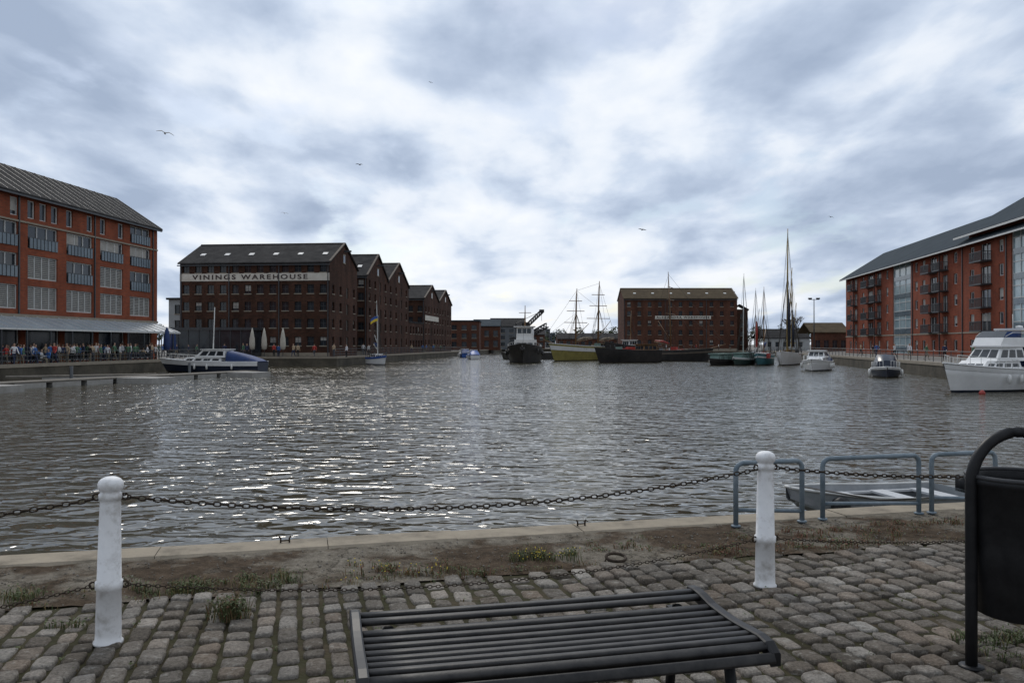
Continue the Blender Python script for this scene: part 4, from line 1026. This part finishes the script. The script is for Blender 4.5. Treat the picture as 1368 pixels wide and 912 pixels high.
# ------------------------------------------------------------------ sky, sun, camera
SUN=Vector((math.sin(math.radians(-14))*math.cos(math.radians(42)),math.cos(math.radians(-14))*math.cos(math.radians(42)),math.sin(math.radians(42))))
w=bpy.data.worlds.new('World'); scene.world=w; w.use_nodes=True; nt=w.node_tree; N=nt.nodes; L=nt.links
bg=N['Background']; bg.inputs['Strength'].default_value=.1
sky=N.new('ShaderNodeTexSky'); sky.sky_type='NISHITA'; sky.sun_disc=False; sky.sun_elevation=math.radians(42); sky.sun_rotation=math.radians(-14)
tc=N.new('ShaderNodeTexCoord'); sp=N.new('ShaderNodeSeparateXYZ'); L.new(tc.outputs['Generated'],sp.inputs[0])
def Mt(op,a,b_=None,c=None):
    n=N.new('ShaderNodeMath'); n.operation=op
    for i,v in enumerate((a,b_,c)):
        if v is None: continue
        if hasattr(v,'links'): L.new(v,n.inputs[i])
        else: n.inputs[i].default_value=v
    return n.outputs[0]
zz=Mt('ADD',Mt('MAXIMUM',sp.outputs[2],0.0),.20)
px=Mt('DIVIDE',sp.outputs[0],zz); py=Mt('DIVIDE',sp.outputs[1],zz)
cb=N.new('ShaderNodeCombineXYZ'); L.new(px,cb.inputs[0]); L.new(py,cb.inputs[1]); L.new(Mt('MULTIPLY',sp.outputs[2],2.0),cb.inputs[2])
def noi(sc,det,rough,dist=0,off=(0,0,0),sx=1,sy=1):
    mp=N.new('ShaderNodeMapping'); mp.inputs['Location'].default_value=off; mp.inputs['Scale'].default_value=(sx,sy,1); L.new(cb.outputs[0],mp.inputs[0])
    n=N.new('ShaderNodeTexNoise'); n.inputs['Scale'].default_value=sc; n.inputs['Detail'].default_value=det; n.inputs['Roughness'].default_value=rough; n.inputs['Distortion'].default_value=dist
    L.new(mp.outputs[0],n.inputs['Vector']); return n.outputs['Fac']
nA=noi(2.3,10,.5,.15,(3.1,1.7,0),1.35,.85); nB=noi(.8,4,.5,0,(7,2,0)); nC=noi(1.9,8,.55,.1,(11.4,5,0),1.2,.8)
def blob(x,y,r0,r1,amt):
    v=Vector(((x-684)/1104,1,(460-y)/1104)).normalized()
    dt=N.new('ShaderNodeVectorMath'); dt.operation='DOT_PRODUCT'; L.new(tc.outputs['Generated'],dt.inputs[0]); dt.inputs[1].default_value=v
    m=N.new('ShaderNodeMapRange'); m.interpolation_type='SMOOTHSTEP'; m.inputs[1].default_value=math.cos(r1); m.inputs[2].default_value=math.cos(r0); m.inputs[3].default_value=0; m.inputs[4].default_value=amt
    L.new(dt.outputs['Value'],m.inputs[0]); return m.outputs[0]
br_=Mt('ADD',Mt('MULTIPLY',nA,1.05),Mt('MULTIPLY',nB,.45))
br_=Mt('ADD',br_,-.215)
for bl in ((1230,120,.06,.42,-.11),(60,20,.05,.35,-.08),(30,160,.02,.16,-.05),(620,180,.05,.40,.05),(850,340,.05,.3,.04),(900,40,.03,.16,-.04)): br_=Mt('ADD',br_,blob(*bl))
rp=N.new('ShaderNodeValToRGB'); cr=rp.color_ramp; L.new(br_,rp.inputs[0])
cr.elements[0].position=.27; cr.elements[0].color=(.36,.44,.58,1); cr.elements[1].position=.70; cr.elements[1].color=(.90,.93,.97,1)
for p,c in((.38,(.46,.545,.69)),(.48,(.60,.685,.82)),(.57,(.77,.83,.92))):
    e=cr.elements.new(p); e.color=(*c,1)
sc_=N.new('ShaderNodeVectorMath'); sc_.operation='SCALE'; L.new(rp.outputs[0],sc_.inputs[0]); 
dt=N.new('ShaderNodeVectorMath'); dt.operation='DOT_PRODUCT'; L.new(tc.outputs['Generated'],dt.inputs[0]); dt.inputs[1].default_value=SUN
gl=N.new('ShaderNodeMapRange'); gl.inputs[1].default_value=-.4; gl.inputs[2].default_value=.8; gl.inputs[3].default_value=7.5; gl.inputs[4].default_value=10.6; L.new(dt.outputs['Value'],gl.inputs[0])
hl=N.new('ShaderNodeMapRange'); hl.interpolation_type='SMOOTHSTEP'; hl.inputs[1].default_value=.93; hl.inputs[2].default_value=1; hl.inputs[3].default_value=0; hl.inputs[4].default_value=9; L.new(dt.outputs['Value'],hl.inputs[0])
L.new(Mt('ADD',gl.outputs[0],hl.outputs[0]),sc_.inputs['Scale'])
cv=N.new('ShaderNodeMapRange'); cv.interpolation_type='SMOOTHSTEP'; cv.inputs[1].default_value=.54; cv.inputs[2].default_value=.65; cv.inputs[3].default_value=1; cv.inputs[4].default_value=.45; L.new(nC,cv.inputs[0])
mx=N.new('ShaderNodeMix'); mx.data_type='RGBA'; L.new(cv.outputs[0],mx.inputs[0]); L.new(sky.outputs[0],mx.inputs[6]); L.new(sc_.outputs[0],mx.inputs[7])
L.new(mx.outputs[2],bg.inputs['Color'])

sl=bpy.data.lights.new('sun','SUN'); sl.energy=1.2; sl.angle=math.radians(14); sl.color=(1,.94,.85)
so=bpy.data.objects.new('sun',sl); col.objects.link(so); so.rotation_euler=(-SUN).to_track_quat('-Z','Y').to_euler(); so.location=(0,0,60)
cam=bpy.data.cameras.new('camera'); cam.sensor_width=36; cam.lens=36*1104/1368; cam.clip_end=9000; cam.clip_start=.05
co=bpy.data.objects.new('camera',cam); col.objects.link(co); co.location=(0,0,1.65); co.rotation_euler=(math.radians(90.2),0,0); scene.camera=co
scene.view_settings.view_transform='Standard'; scene.view_settings.look='None'; scene.view_settings.exposure=0
